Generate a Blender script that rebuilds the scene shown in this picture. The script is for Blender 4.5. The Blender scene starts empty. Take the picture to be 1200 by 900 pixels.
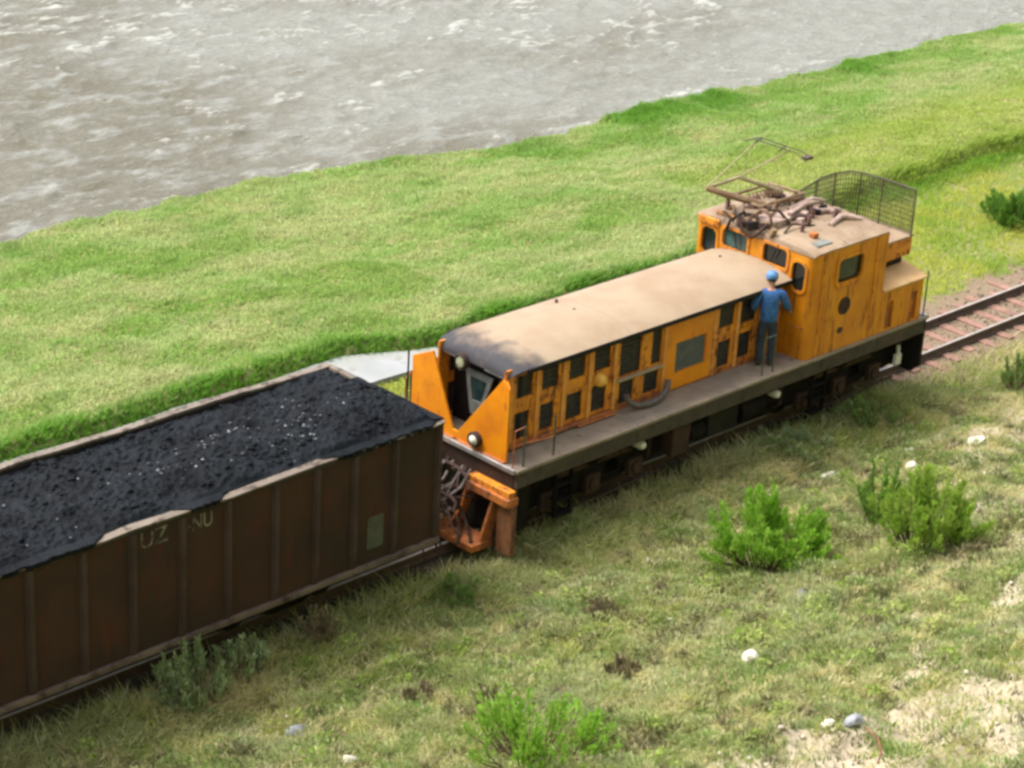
import bpy, bmesh, math, random
import numpy as np
from mathutils import Vector, Matrix
from mathutils.geometry import tessellate_polygon
random.seed(11)
rng = np.random.default_rng(5)
S = bpy.context.scene
COL = S.collection
R = math.radians

# ------------------------------------------------------------------ terrain functions
def hash2(ix, iy, seed):
    h = (ix.astype(np.int64) * 374761393 + iy.astype(np.int64) * 668265263 + seed * 974711) & 0xFFFFFFFF
    h = ((h ^ (h >> 13)) * 1274126177) & 0xFFFFFFFF
    h = h ^ (h >> 16)
    return (h & 0xFFFFFF) / float(0xFFFFFF)
def vnoise(x, y, seed=0):
    x = np.asarray(x, float); y = np.asarray(y, float)
    ix = np.floor(x); iy = np.floor(y); fx = x - ix; fy = y - iy
    fx = fx * fx * (3 - 2 * fx); fy = fy * fy * (3 - 2 * fy)
    a = hash2(ix, iy, seed); b = hash2(ix + 1, iy, seed)
    c = hash2(ix, iy + 1, seed); d = hash2(ix + 1, iy + 1, seed)
    return (a * (1 - fx) + b * fx) * (1 - fy) + (c * (1 - fx) + d * fx) * fy
def fbm(x, y, seed=0, oct=4):
    s = 0.0; a = 0.5; t = 0.0
    for k in range(oct):
        s = s + a * vnoise(x * 2 ** k + 17.3 * k, y * 2 ** k - 9.1 * k, seed + k); t += a; a *= 0.55
    return s / t
def sm(t):
    t = np.clip(t, 0, 1); return t * t * (3 - 2 * t)
SHX = [-300, -30, 3.9, 8.8, 13.7, 18.2, 21.9, 26.4, 32.6, 37.7, 40.6, 60, 300]
SHY = [22, 18.5, 17.4, 17.5, 17.0, 16.2, 16.0, 16.1, 15.9, 16.0, 15.4, 15, 15]
WATER = -1.2
def shore(x):
    return np.interp(x, SHX, SHY) + 0.5 * (fbm(np.asarray(x) * 0.55, np.zeros_like(x), 5) - 0.5) + 0.35 * (vnoise(np.asarray(x) * 1.9, np.zeros_like(x), 8) - .5)
def lip_y(x):
    x = np.asarray(x, float)
    return 6.42 - .72 * sm((x - 4.4) / 2.2) * (1 - sm((x - 17) / 5)) + .10 * np.sin(x * 1.3)* sm((x-8)/3)
def G(x, y, noise=True):
    x = np.asarray(x, float); y = np.asarray(y, float)
    z = np.full(np.broadcast(x, y).shape, -0.2)
    t = np.maximum(0, -y - 2.4)
    z = z + 0.10 * sm((-y - 1.0) / 0.4) * (1 - .8 * sm((x + .6) / .5) * (1 - sm((x - 1.9) / .5))) * (1 - sm((-y - 1.9) / 1.2)) * (1 - .6 * sm((x - 12.3) / .8))
    z = z + 0.2 * t + 0.008 * np.minimum(t, 12) ** 2 + 0.85 * np.maximum(0, -y - 14.0)
    lip = sm((y - lip_y(x) + .03) / 0.35)
    S = shore(x)
    bank = np.where(y > 5.5, lip * 0.32 - 0.95 * np.clip((y - 6.7) / np.maximum(S - 1.0 - 6.7, 1), 0, 1) ** 1.1, 0)
    z = z + bank - 2.4 * sm((y - (S - 0.45)) / 1.3)
    z = z + 7.5 * sm((y - 112) / 14)
    if noise:
        w = sm((-y - 2.0) / 1.5)
        z = z + w * (0.42 * (fbm(x * 0.55, y * 0.55, 1) - 0.5) + 0.50 * (fbm(x * 1.5, y * 1.7, 2, 3) - 0.5) + 0.20 * (fbm(x * 3.3, y * 3.6, 12, 2) - 0.5))
        v = sm((y - 6.6) / 1.0)
        z = z + v * (0.4 * (fbm(x * 0.35, y * 0.35, 3) - 0.5) + 0.16 * (fbm(x * 1.6, y * 1.6, 4, 3) - 0.5))
        m = sm((y - 1.2) / .6) * (1 - sm((y - 4.9) / .3))
        z = z + m * 0.12 * (fbm(x * 0.8, y * 0.8, 6) - 0.4)
    return z

def gz(x, y):
    return float(G(np.array([x]), np.array([y]))[0])

# ------------------------------------------------------------------ materials
def new_mat(name):
    m = bpy.data.materials.new(name); m.use_nodes = True
    nt = m.node_tree
    for n in list(nt.nodes): nt.nodes.remove(n)
    out = nt.nodes.new('ShaderNodeOutputMaterial')
    return m, nt, out
def N(nt, typ, **kw):
    n = nt.nodes.new(typ)
    for k, v in kw.items():
        if k in n.inputs: n.inputs[k].default_value = v
        else: setattr(n, k, v)
    return n
def noise(nt, vec, scale, detail=4, rough=.55, stretch=None):
    if stretch:
        mp = N(nt, 'ShaderNodeMapping'); mp.inputs['Scale'].default_value = stretch
        nt.links.new(vec, mp.inputs['Vector']); vec = mp.outputs['Vector']
    n = N(nt, 'ShaderNodeTexNoise'); n.inputs['Scale'].default_value = scale
    n.inputs['Detail'].default_value = detail; n.inputs['Roughness'].default_value = rough
    nt.links.new(vec, n.inputs['Vector'])
    return n.outputs['Fac']
def ramp(nt, fac, lo, hi):
    r = N(nt, 'ShaderNodeMapRange'); r.interpolation_type = 'SMOOTHSTEP'
    r.inputs['From Min'].default_value = lo; r.inputs['From Max'].default_value = hi
    nt.links.new(fac, r.inputs['Value']); return r.outputs['Result']
def mixc(nt, fac, a, b):
    m = N(nt, 'ShaderNodeMix'); m.data_type = 'RGBA'
    for i, v in ((6, a), (7, b)):
        if isinstance(v, tuple): m.inputs[i].default_value = (*v, 1)
        else: nt.links.new(v, m.inputs[i])
    if isinstance(fac, float): m.inputs[0].default_value = fac
    else: nt.links.new(fac, m.inputs[0])
    return m.outputs[2]
def mth(nt, op, a, b=None):
    m = N(nt, 'ShaderNodeMath'); m.operation = op
    for i, v in ((0, a), (1, b)):
        if v is None: continue
        if isinstance(v, (int, float)): m.inputs[i].default_value = v
        else: nt.links.new(v, m.inputs[i])
    return m.outputs[0]
def bump(nt, h, strength=.3, dist=.02):
    b = N(nt, 'ShaderNodeBump'); b.inputs['Strength'].default_value = strength
    b.inputs['Distance'].default_value = dist
    nt.links.new(h, b.inputs['Height']); return b.outputs['Normal']
def pos(nt):
    return N(nt, 'ShaderNodeNewGeometry').outputs['Position']
def worn(name, base, alt, rust, rust_lo=.56, rust_hi=.68, scale=2.2, rough=.55, metal=0., streak=.5, dirt=None, bstr=.15, spec=.4):
    """painted or bare metal with blotches, rust and downward streaks"""
    m, nt, out = new_mat(name); p = pos(nt)
    n1 = noise(nt, p, scale, 5); n2 = noise(nt, p, scale * 2.7, 6, .65)
    n3 = noise(nt, p, 1.0, 5, .6, (9, 9, 1.1)); n4 = noise(nt, p, 22, 3)
    c = mixc(nt, ramp(nt, n1, .35, .65), base, alt)
    f = mth(nt, 'ADD', mth(nt, 'MULTIPLY', n2, 1 - streak), mth(nt, 'MULTIPLY', n3, streak))
    fr = ramp(nt, f, rust_lo, rust_hi)
    c = mixc(nt, fr, c, rust)
    if dirt:
        c = mixc(nt, ramp(nt, noise(nt, p, .9, 6, .7), .42, .75), c, dirt)
    b = N(nt, 'ShaderNodeBsdfPrincipled'); nt.links.new(c, b.inputs['Base Color'])
    b.inputs['Metallic'].default_value = metal; b.inputs['Specular IOR Level'].default_value = spec
    rr = N(nt, 'ShaderNodeMapRange'); rr.inputs['To Min'].default_value = rough - .1; rr.inputs['To Max'].default_value = min(1, rough + .3)
    nt.links.new(fr, rr.inputs['Value']); nt.links.new(rr.outputs['Result'], b.inputs['Roughness'])
    nt.links.new(bump(nt, n4, bstr, .01), b.inputs['Normal'])
    nt.links.new(b.outputs[0], out.inputs[0]); return m
def leafmat(name, c1, c2, c3, scale=6., trans=.35, attr=None):
    m, nt, out = new_mat(name); p = pos(nt)
    if attr:
        a = N(nt, 'ShaderNodeAttribute'); a.attribute_name = attr; c = a.outputs['Color']
    else:
        g = N(nt, 'ShaderNodeNewGeometry')
        c = mixc(nt, ramp(nt, noise(nt, p, scale, 3), .35, .65), c1, c2)
        c = mixc(nt, ramp(nt, g.outputs['Random Per Island'], .6, 1.), c, c3)
    d = N(nt, 'ShaderNodeBsdfPrincipled'); d.inputs['Roughness'].default_value = .6; d.inputs['Specular IOR Level'].default_value = .25
    t = N(nt, 'ShaderNodeBsdfTranslucent'); mx = N(nt, 'ShaderNodeMixShader'); mx.inputs[0].default_value = trans
    nt.links.new(c, d.inputs['Base Color']); nt.links.new(c, t.inputs['Color'])
    nt.links.new(d.outputs[0], mx.inputs[1]); nt.links.new(t.outputs[0], mx.inputs[2]); nt.links.new(mx.outputs[0], out.inputs[0])
    return m
def plain(name, col, rough=.6, metal=0., var=.25, scale=8., spec=.5, alpha=None):
    m, nt, out = new_mat(name); p = pos(nt)
    d = tuple(v * (1 - var) for v in col); l = tuple(min(1, v * (1 + var)) for v in col)
    c = mixc(nt, ramp(nt, noise(nt, p, scale, 4), .3, .7), d, l)
    b = N(nt, 'ShaderNodeBsdfPrincipled'); nt.links.new(c, b.inputs['Base Color'])
    b.inputs['Roughness'].default_value = rough; b.inputs['Metallic'].default_value = metal; b.inputs['Specular IOR Level'].default_value = spec
    if alpha is not None: b.inputs['Alpha'].default_value = alpha
    nt.links.new(b.outputs[0], out.inputs[0]); return m

ORANGE = (.72, .255, .005)
M = {}
M['orange'] = worn('orange_paint', ORANGE, (.64, .19, .005), (.20, .06, .016), .55, .70, 1.9, .5, dirt=(.44, .13, .016))
M['orange_cab'] = worn('orange_paint_cab', (.60, .225, .006), (.50, .165, .005), (.20, .07, .012), .49, .68, 1.5, .55, streak=.75)
M['orange_frame'] = worn('orange_paint_flaking', (.66, .245, .015), (.52, .175, .02), (.16, .04, .016), .475, .62, 3.0, .6, streak=.4)
M['column_rust'] = worn('tan_rusted_column', (.19, .085, .04), (.27, .10, .03), (.10, .045, .028), .45, .60, 4., .8, streak=.6)
M['orange_dusty'] = worn('sun_faded_orange_paint', (.66, .30, .075), (.58, .23, .05), (.22, .075, .035), .50, .68, 3.0, .65, streak=.5)
M['emblem'] = plain('dark_brown_emblem', (.055, .022, .014), .7, 0, .4, 12)
M['lens_dull'] = plain('dull_lamp_lens', (.30, .31, .20), .3, 0, .2, 12)
M['rust_red'] = worn('rusted_step_steel', (.44, .135, .022), (.25, .082, .035), (.09, .035, .02), .5, .66, 4., .75, streak=.4)
M['black'] = worn('sooty_black_steel', (.011, .010, .010), (.020, .016, .014), (.045, .027, .02), .58, .75, 3., .7, spec=.15)
M['under'] = worn('grimy_underframe_steel', (.006, .005, .005), (.011, .009, .008), (.028, .017, .013), .55, .7, 4., .85, spec=.12)
M['brown_box'] = worn('brown_equipment_steel', (.045, .027, .021), (.062, .036, .028), (.022, .015, .012), .5, .7, 4., .8, spec=.15)
M['deck'] = worn('dusty_deck_planks', (.27, .215, .16), (.205, .16, .12), (.14, .085, .055), .55, .7, 2.5, .85, streak=.1, dirt=(.175, .145, .115))
M['sill'] = worn('grimy_deck_sill', (.062, .045, .034), (.042, .031, .024), (.026, .019, .015), .5, .7, 3., .8)
M['steel'] = plain('bare_steel_edge', (.38, .36, .36), .45, .6)
M['wagon'] = worn('rusty_wagon_steel', (.052, .0245, .0155), (.031, .0185, .0135), (.072, .025, .014), .5, .66, .8, .8, streak=.45, dirt=(.034, .021, .015), spec=.2)
M['wagon_rib'] = worn('rusty_wagon_rib', (.062, .040, .032), (.042, .027, .022), (.065, .032, .021), .5, .68, 1.6, .8, streak=.6, spec=.2)
M['wagon_sill'] = worn('worn_wagon_sill', (.15, .105, .085), (.09, .062, .05), (.05, .03, .022), .48, .66, 1.4, .75, streak=.1)
M['wagon_in'] = worn('coal_stained_steel', (.022, .018, .016), (.03, .022, .018), (.045, .03, .022), .5, .7, 2., .8)
M['rim'] = worn('worn_rim_steel', (.20, .16, .125), (.145, .115, .09), (.06, .043, .033), .48, .62, 1.8, .7, streak=.1)
M['rim_dark'] = worn('coal_dusted_rim', (.05, .044, .04), (.033, .03, .028), (.08, .055, .04), .6, .75, 2., .8)
M['white_letter'] = worn('faded_white_lettering', (.22, .205, .165), (.13, .12, .095), (.045, .03, .022), .48, .58, 5., .8, streak=.6)
M['placard'] = worn('faded_green_placard', (.075, .076, .055), (.055, .058, .042), (.05, .035, .025), .54, .7, 6., .8)
M['glass'] = plain('dark_window_glass', (.012, .017, .017), .08, 0, .2, 3, .6)
M['glass_teal'] = plain('reflecting_teal_glass', (.03, .07, .065), .06, 0, .6, 3, .7)
M['grille'] = plain('dark_radiator_mesh', (.028, .024, .026), .6, .2, .5, 14)
M['louvre'] = plain('grey_green_louvre', (.075, .08, .065), .6, .1, .2, 6)
M['greyframe'] = plain('pale_grey_frame', (.17, .18, .165), .6, 0, .25, 7)
M['lens'] = plain('lamp_lens', (.75, .74, .62), .12, 0, .05, 9, .7)
M['white'] = plain('chalky_white_paint', (.62, .60, .56), .5, 0, .15, 20)
M['yellowlamp'] = plain('faded_yellow_dome', (.72, .38, .06), .45, 0, .2, 9)
M['panto'] = worn('rusty_pantograph_steel', (.16, .085, .05), (.24, .16, .085), (.08, .04, .028), .5, .66, 6., .75)
M['panto_pale'] = worn('weathered_pale_tube', (.36, .32, .17), (.27, .22, .12), (.12, .07, .04), .55, .7, 6., .7)
M['ceramic'] = plain('brown_ceramic', (.10, .035, .02), .3, 0, .3, 9)
M['pinkgrey'] = plain('dusty_roof_fitting', (.34, .24, .20), .8, 0, .3, 7)
M['mesh'] = worn('oxidised_mesh_wire', (.055, .05, .032), (.08, .062, .04), (.10, .05, .03), .55, .7, 6., .8)
M['post'] = plain('dull_green_handrail', (.06, .075, .05), .6, .2, .3, 8)
M['tire'] = plain('black_rubber', (.018, .018, .019), .75, 0, .2, 12)
M['hose'] = plain('grey_brown_hose', (.10, .08, .072), .7, 0, .3, 9)
M['bluecloth'] = plain('blue_work_jacket', (.025, .095, .26), .85, 0, .35, 12)
M['navycloth'] = plain('dark_work_trousers', (.022, .030, .042), .9, 0, .3, 12)
M['capblue'] = plain('pale_blue_cap', (.07, .19, .40), .5, 0, .15, 12)
M['skin'] = plain('skin', (.36, .19, .13), .55, 0, .1, 15)
M['hair'] = plain('hair', (.012, .009, .008), .6, 0, .2, 40)
M['boot'] = plain('dark_boots', (.015, .013, .012), .6, 0, .2, 20)
M['rail'] = worn('rail_rusty_steel', (.075, .045, .033), (.10, .065, .05), (.045, .03, .024), .5, .7, 5., .7)
M['railtop'] = plain('rail_head_polished', (.40, .35, .32), .5, .3, .15, 7)
M['sleeper'] = worn('weathered_reddish_sleeper', (.30, .165, .125), (.22, .12, .09), (.15, .095, .07), .5, .68, 3., .9, streak=.1)
M['concrete'] = worn('pale_concrete', (.30, .31, .315), (.25, .26, .26), (.17, .17, .15), .55, .75, 1.2, .9, streak=.05, dirt=(.27, .28, .24))
M['rock_white'] = plain('pale_rock', (.54, .49, .41), .95, 0, .4, 6)
M['pebble'] = plain('dusty_pebble', (.40, .35, .28), .95, 0, .4, 7)
M['rock_grey'] = plain('blue_grey_rock', (.24, .25, .27), .9, 0, .3, 5)
M['bark'] = plain('shrub_bark', (.13, .075, .05), .9, 0, .35, 9)
M['deadtwig'] = plain('dead_twigs', (.13, .085, .055), .9, 0, .4, 9)
M['redstick'] = plain('reddish_stick', (.17, .065, .035), .8, 0, .3, 9)

def roof_mat(name, c1, c2, stain, front=True):
    m, nt, out = new_mat(name); p = pos(nt)
    n1 = noise(nt, p, 1.4, 5, .6); n2 = noise(nt, p, 5, 6, .7)
    c = mixc(nt, ramp(nt, n1, .35, .68), c1, c2)
    c = mixc(nt, ramp(nt, n2, .54 if not front else .60, .72 if not front else .78), c, stain)
    c = mixc(nt, ramp(nt, noise(nt, p, 34, 2), .70, .78), c, (.22, .13, .09))
    if front:
        sx = N(nt, 'ShaderNodeSeparateXYZ'); nt.links.new(p, sx.inputs[0])
        # exhaust grime on the rounded end of the roof
        f = mth(nt, 'ADD', sx.outputs['X'], mth(nt, 'MULTIPLY', noise(nt, p, 2.6, 4), -1.1))
        y2 = mth(nt, 'MULTIPLY', mth(nt, 'ABSOLUTE', mth(nt, 'ADD', sx.outputs['Y'], .05)), -.28)
        f = mth(nt, 'ADD', f, y2)
        c = mixc(nt, ramp(nt, f, 2.0, 1.3), c, (.042, .040, .046))
        # sheet joint at mid length
        j = mth(nt, 'ABSOLUTE', mth(nt, 'SUBTRACT', sx.outputs['X'], 4.62))
        c = mixc(nt, ramp(nt, j, .022, .008), c, (.28, .20, .145))
    b = N(nt, 'ShaderNodeBsdfPrincipled'); nt.links.new(c, b.inputs['Base Color']); b.inputs['Roughness'].default_value = .75
    b.inputs['Specular IOR Level'].default_value = .3
    nt.links.new(bump(nt, n2, .2, .02), b.inputs['Normal'])
    nt.links.new(b.outputs[0], out.inputs[0]); return m
M['roof'] = roof_mat('dusty_cream_roof', (.33, .25, .17), (.285, .20, .13), (.22, .16, .115))
M['cabroof'] = roof_mat('dusty_cab_roof', (.32, .235, .16), (.22, .15, .095), (.11, .075, .05), False)
M['slab'] = roof_mat('cream_orange_slab', (.60, .40, .21), (.56, .34, .15), (.44, .25, .11), False)

def coal_mat():
    m, nt, out = new_mat('coal'); p = pos(nt)
    n1 = noise(nt, p, 1.5, 5); n2 = noise(nt, p, 22, 4, .7)
    c = mixc(nt, ramp(nt, n1, .38, .62), (.0024, .0034, .0052), (.0075, .0100, .0132))
    c = mixc(nt, ramp(nt, n2, .62, .72), c, (.026, .031, .037))
    b = N(nt, 'ShaderNodeBsdfPrincipled'); nt.links.new(c, b.inputs['Base Color']); b.inputs['Roughness'].default_value = .55
    b.inputs['Specular IOR Level'].default_value = .10
    nt.links.new(bump(nt, n2, .8, .03), b.inputs['Normal'])
    nt.links.new(b.outputs[0], out.inputs[0]); return m
M['coal'] = coal_mat()
M['coal_shiny'] = plain('coal_lump_pale', (.13, .14, .15), .35, 0, .6, 18, .8)

# ------------------------------------------------------------------ mesh building
class MB:
    def __init__(s): s.v = []; s.f = []
    def add(s, vs, fs):
        o = len(s.v); s.v += [tuple(v) for v in vs]; s.f += [tuple(i + o for i in f) for f in fs]; return s
    def box(s, x0, x1, y0, y1, z0, z1):
        vs = [(x, y, z) for x in (x0, x1) for y in (y0, y1) for z in (z0, z1)]
        return s.add(vs, [(0, 1, 3, 2), (4, 6, 7, 5), (0, 4, 5, 1), (2, 3, 7, 6), (0, 2, 6, 4), (1, 5, 7, 3)])
    def obox(s, c, sz, rot):
        a, b, d = [v / 2 for v in sz]; Rm = Matrix.Rotation(rot[2], 3, 'Z') @ Matrix.Rotation(rot[1], 3, 'Y') @ Matrix.Rotation(rot[0], 3, 'X')
        vs = [Vector(c) + Rm @ Vector((x, y, z)) for x in (-a, a) for y in (-b, b) for z in (-d, d)]
        return s.add(vs, [(0, 1, 3, 2), (4, 6, 7, 5), (0, 4, 5, 1), (2, 3, 7, 6), (0, 2, 6, 4), (1, 5, 7, 3)])
    def cyl(s, p, q, r, n=12, r2=None):
        return s.tube([p, q], [r, r if r2 is None else r2], n)
    def tube(s, pts, r, n=8):
        pts = [Vector(p) for p in pts]
        if not isinstance(r, (list, tuple)): r = [r] * len(pts)
        vs = []; fs = []; prev = None
        for i, p in enumerate(pts):
            t = (pts[min(i + 1, len(pts) - 1)] - pts[max(i - 1, 0)]).normalized()
            a = t.orthogonal().normalized() if prev is None else (prev - t * prev.dot(t)).normalized()
            prev = a; b = t.cross(a)
            for k in range(n):
                an = 2 * math.pi * k / n
                vs.append(p + (a * math.cos(an) + b * math.sin(an)) * r[i])
        for i in range(len(pts) - 1):
            for k in range(n):
                fs.append((i * n + k, i * n + (k + 1) % n, (i + 1) * n + (k + 1) % n, (i + 1) * n + k))
        fs.append(tuple(range(n))[::-1]); fs.append(tuple((len(pts) - 1) * n + k for k in range(n)))
        return s.add(vs, fs)
    def plate(s, outer, holes, f, th):
        """flat plate with holes; f(u, v, d) -> xyz"""
        loops = [outer] + holes
        tri = tessellate_polygon([[Vector((u, v, 0)) for u, v in l] for l in loops])
        flat = [p for l in loops for p in l]; n = len(flat)
        vs = [f(u, v, 0) for u, v in flat] + [f(u, v, th) for u, v in flat]
        fs = [tuple(t) for t in tri] + [tuple(i + n for i in t[::-1]) for t in tri]
        o = 0
        for l in loops:
            k = len(l)
            for i in range(k):
                a, b = o + i, o + (i + 1) % k
                fs.append((a, b, b + n, a + n))
            o += k
        return s.add(vs, fs)
    def loft(s, rings, close=True, caps=True):
        n = len(rings[0]); vs = [p for r in rings for p in r]; fs = []
        for i in range(len(rings) - 1):
            for k in range(n if close else n - 1):
                fs.append((i * n + k, i * n + (k + 1) % n, (i + 1) * n + (k + 1) % n, (i + 1) * n + k))
        if caps:
            fs.append(tuple(range(n))[::-1]); fs.append(tuple((len(rings) - 1) * n + k for k in range(n)))
        return s.add(vs, fs)
    def lathe(s, prof, c, axis='Z', n=20):
        rings = []
        for r, h in prof:
            ring = []
            for k in range(n):
                a = 2 * math.pi * k / n; u, w = r * math.cos(a), r * math.sin(a)
                d = {'Z': (u, w, h), 'Y': (u, h, w), 'X': (h, u, w)}[axis]
                ring.append((c[0] + d[0], c[1] + d[1], c[2] + d[2]))
            rings.append(ring)
        return s.loft(rings)
    def rock(s, c, r, sq=(1, 1, .7), seed=0, sub=2, rough=.35):
        bm = bmesh.new(); bmesh.ops.create_icosphere(bm, subdivisions=sub, radius=1)
        rr = random.Random(seed); offs = [Vector((rr.uniform(-1, 1), rr.uniform(-1, 1), rr.uniform(-1, 1))).normalized() for _ in range(7)]
        cut = [rr.uniform(.55, .95) for _ in range(7)]
        vs = []
        for v in bm.verts:
            d = v.co.copy()
            for o_, k in zip(offs, cut):
                t = d.dot(o_)
                if t > k: d -= o_ * (t - k)
            d *= 1 + rough * .3 * (rr.random() - .5)
            vs.append((c[0] + d.x * r * sq[0], c[1] + d.y * r * sq[1], c[2] + d.z * r * sq[2]))
        fs = [tuple(v.index for v in f.verts) for f in bm.faces]; bm.free()
        return s.add(vs, fs)
    def build(s, name, mat, parent=None, smooth=None, bevel=0, recalc=True):
        o_ = parent_loc(parent)
        me = bpy.data.meshes.new(name)
        me.from_pydata([(v[0] - o_[0], v[1] - o_[1], v[2] - o_[2]) for v in s.v], [], s.f)
        if recalc:
            bm = bmesh.new(); bm.from_mesh(me); bmesh.ops.recalc_face_normals(bm, faces=bm.faces); bm.to_mesh(me); bm.free()
        if smooth:
            me.polygons.foreach_set('use_smooth', [True] * len(me.polygons)); me.set_sharp_from_angle(angle=R(smooth))
        ob = bpy.data.objects.new(name, me); COL.objects.link(ob)
        me.materials.append(M[mat] if isinstance(mat, str) else mat)
        if parent is not None: ob.parent = parent
        if bevel:
            b = ob.modifiers.new('bevel', 'BEVEL'); b.width = bevel; b.segments = 2; b.limit_method = 'ANGLE'; b.angle_limit = R(40)
        return ob
def parent_loc(p):
    l = Vector((0, 0, 0))
    while p is not None: l += p.location; p = p.parent
    return l
def tag(o, label, cat, group=None, kind=None):
    if label: o['label'] = label
    if cat: o['category'] = cat
    if group: o['group'] = group
    if kind: o['kind'] = kind
    return o
def thing(name, label, cat, loc, group=None):
    o = bpy.data.objects.new(name, None); o.empty_display_size = .2; COL.objects.link(o); o.location = loc
    return tag(o, label, cat, group)
def rrect(u0, u1, v0, v1, r, n=5):
    p = []
    for cu, cv, a0 in ((u1 - r, v0 + r, -90), (u1 - r, v1 - r, 0), (u0 + r, v1 - r, 90), (u0 + r, v0 + r, 180)):
        for k in range(n + 1):
            a = R(a0 + 90 * k / n); p.append((cu + r * math.cos(a), cv + r * math.sin(a)))
    return p
def rect(u0, u1, v0, v1): return [(u0, v0), (u1, v0), (u1, v1), (u0, v1)]
def np_mesh(name, verts, tris, mat, colors=None, parent=None, smooth=False):
    """fast mesh from arrays (tris or quads)"""
    me = bpy.data.meshes.new(name); k = tris.shape[1]
    me.vertices.add(len(verts)); me.vertices.foreach_set('co', verts.astype(np.float32).ravel())
    me.loops.add(tris.size); me.loops.foreach_set('vertex_index', tris.astype(np.int32).ravel())
    me.polygons.add(len(tris)); me.polygons.foreach_set('loop_start', np.arange(0, tris.size, k, dtype=np.int32))
    if smooth: me.polygons.foreach_set('use_smooth', np.ones(len(tris), bool))
    if colors:
        for an, arr in colors.items():
            if arr.ndim == 2:
                a = me.attributes.new(an, 'FLOAT_COLOR', 'POINT')
                full = np.ones((len(verts), 4), np.float32); full[:, :3] = arr; a.data.foreach_set('color', full.ravel())
            else:
                a = me.attributes.new(an, 'FLOAT', 'POINT'); a.data.foreach_set('value', arr.astype(np.float32))
    me.update(calc_edges=True); me.validate()
    me.materials.append(M[mat] if isinstance(mat, str) else mat)
    ob = bpy.data.objects.new(name, me); COL.objects.link(ob)
    if parent is not None: ob.parent = parent
    return ob

# ------------------------------------------------------------------ camera, light, world
CAMP = Vector((-21.8101, -24.3377, 17.459))
CR = Vector((.7182999262, -.6937459132, .0525530576)); CU = Vector((.2469456527, .3248448927, .9129587287)); CF = Vector((.6504329793, .6428004384, -.4046535998))
FPX = 2688.13
cam = bpy.data.cameras.new('camera'); co = bpy.data.objects.new('camera', cam); COL.objects.link(co)
mw = Matrix((( CR.x, CU.x, -CF.x, CAMP.x), (CR.y, CU.y, -CF.y, CAMP.y), (CR.z, CU.z, -CF.z, CAMP.z), (0, 0, 0, 1)))
co.matrix_world = mw
cam.sensor_width = 36; cam.lens = FPX / 1200 * 36; cam.clip_start = .5; cam.clip_end = 3000
S.camera = co
SUN_DIR = Vector((-.30, .42, .86)).normalized()      # towards the sun
el = math.asin(SUN_DIR.z); az = math.atan2(SUN_DIR.x, SUN_DIR.y)
w = bpy.data.worlds.new('World'); S.world = w; w.use_nodes = True
nt = w.node_tree; bg = nt.nodes['Background']
sky = nt.nodes.new('ShaderNodeTexSky'); sky.sky_type = 'NISHITA'; sky.sun_disc = False
sky.sun_elevation = el; sky.sun_rotation = az; sky.dust_density = 4.; sky.air_density = 1.; sky.ozone_density = 1.
hs = nt.nodes.new('ShaderNodeHueSaturation'); hs.inputs['Saturation'].default_value = .35
nt.links.new(sky.outputs[0], hs.inputs['Color']); nt.links.new(hs.outputs[0], bg.inputs['Color'])
bg.inputs['Strength'].default_value = .125
sl = bpy.data.lights.new('sun', 'SUN'); sl.energy = 1.5; sl.angle = R(34); sl.color = (1, .95, .86)
so = bpy.data.objects.new('sun', sl); COL.objects.link(so); so.rotation_euler = SUN_DIR.to_track_quat('Z', 'Y').to_euler()
S.view_settings.view_transform = 'Standard'; S.view_settings.look = 'None'; S.view_settings.gamma = 1
S.view_settings.exposure = 1.45
S.cycles.filter_width = 3.0
S.cycles.max_bounces = 6; S.cycles.transparent_max_bounces = 16
S.cycles.use_adaptive_sampling = True; S.cycles.adaptive_threshold = .02
S.cycles.use_denoising = True

def in_view(x, y, z, mg=.12):
    d = np.stack([x - CAMP.x, y - CAMP.y, z - CAMP.z], -1)
    dz = d @ np.array(CF); u = d @ np.array(CR) / dz * FPX / 600; v = d @ np.array(CU) / dz * FPX / 450
    return (dz > 1) & (np.abs(u) < 1 + mg) & (np.abs(v) < 1 + mg)

# ------------------------------------------------------------------ ground
xs = np.concatenate([[-600, -300, -150, -80, -45, -30, -22], np.arange(-16, 46, .16), [50, 58, 70, 90, 130, 200, 350, 600]])
ys = np.concatenate([[-600, -300, -140, -80, -50, -38, -30, -25, -21, -18.5], np.arange(-17, 19.5, .14), [22, 27, 40, 70, 110, 113, 116, 119, 123, 127, 150, 220, 380, 600]])
XX, YY = np.meshgrid(xs, ys, indexing='ij'); ZZ = G(XX, YY)
ZZ = np.where(YY < -30, np.minimum(ZZ, 30 + (-30 - YY) * .1), ZZ)
nx, ny = len(xs), len(ys)
idx = np.arange(nx * ny).reshape(nx, ny)
quads = np.stack([idx[:-1, :-1], idx[1:, :-1], idx[1:, 1:], idx[:-1, 1:]], -1).reshape(-1, 4)
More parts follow.
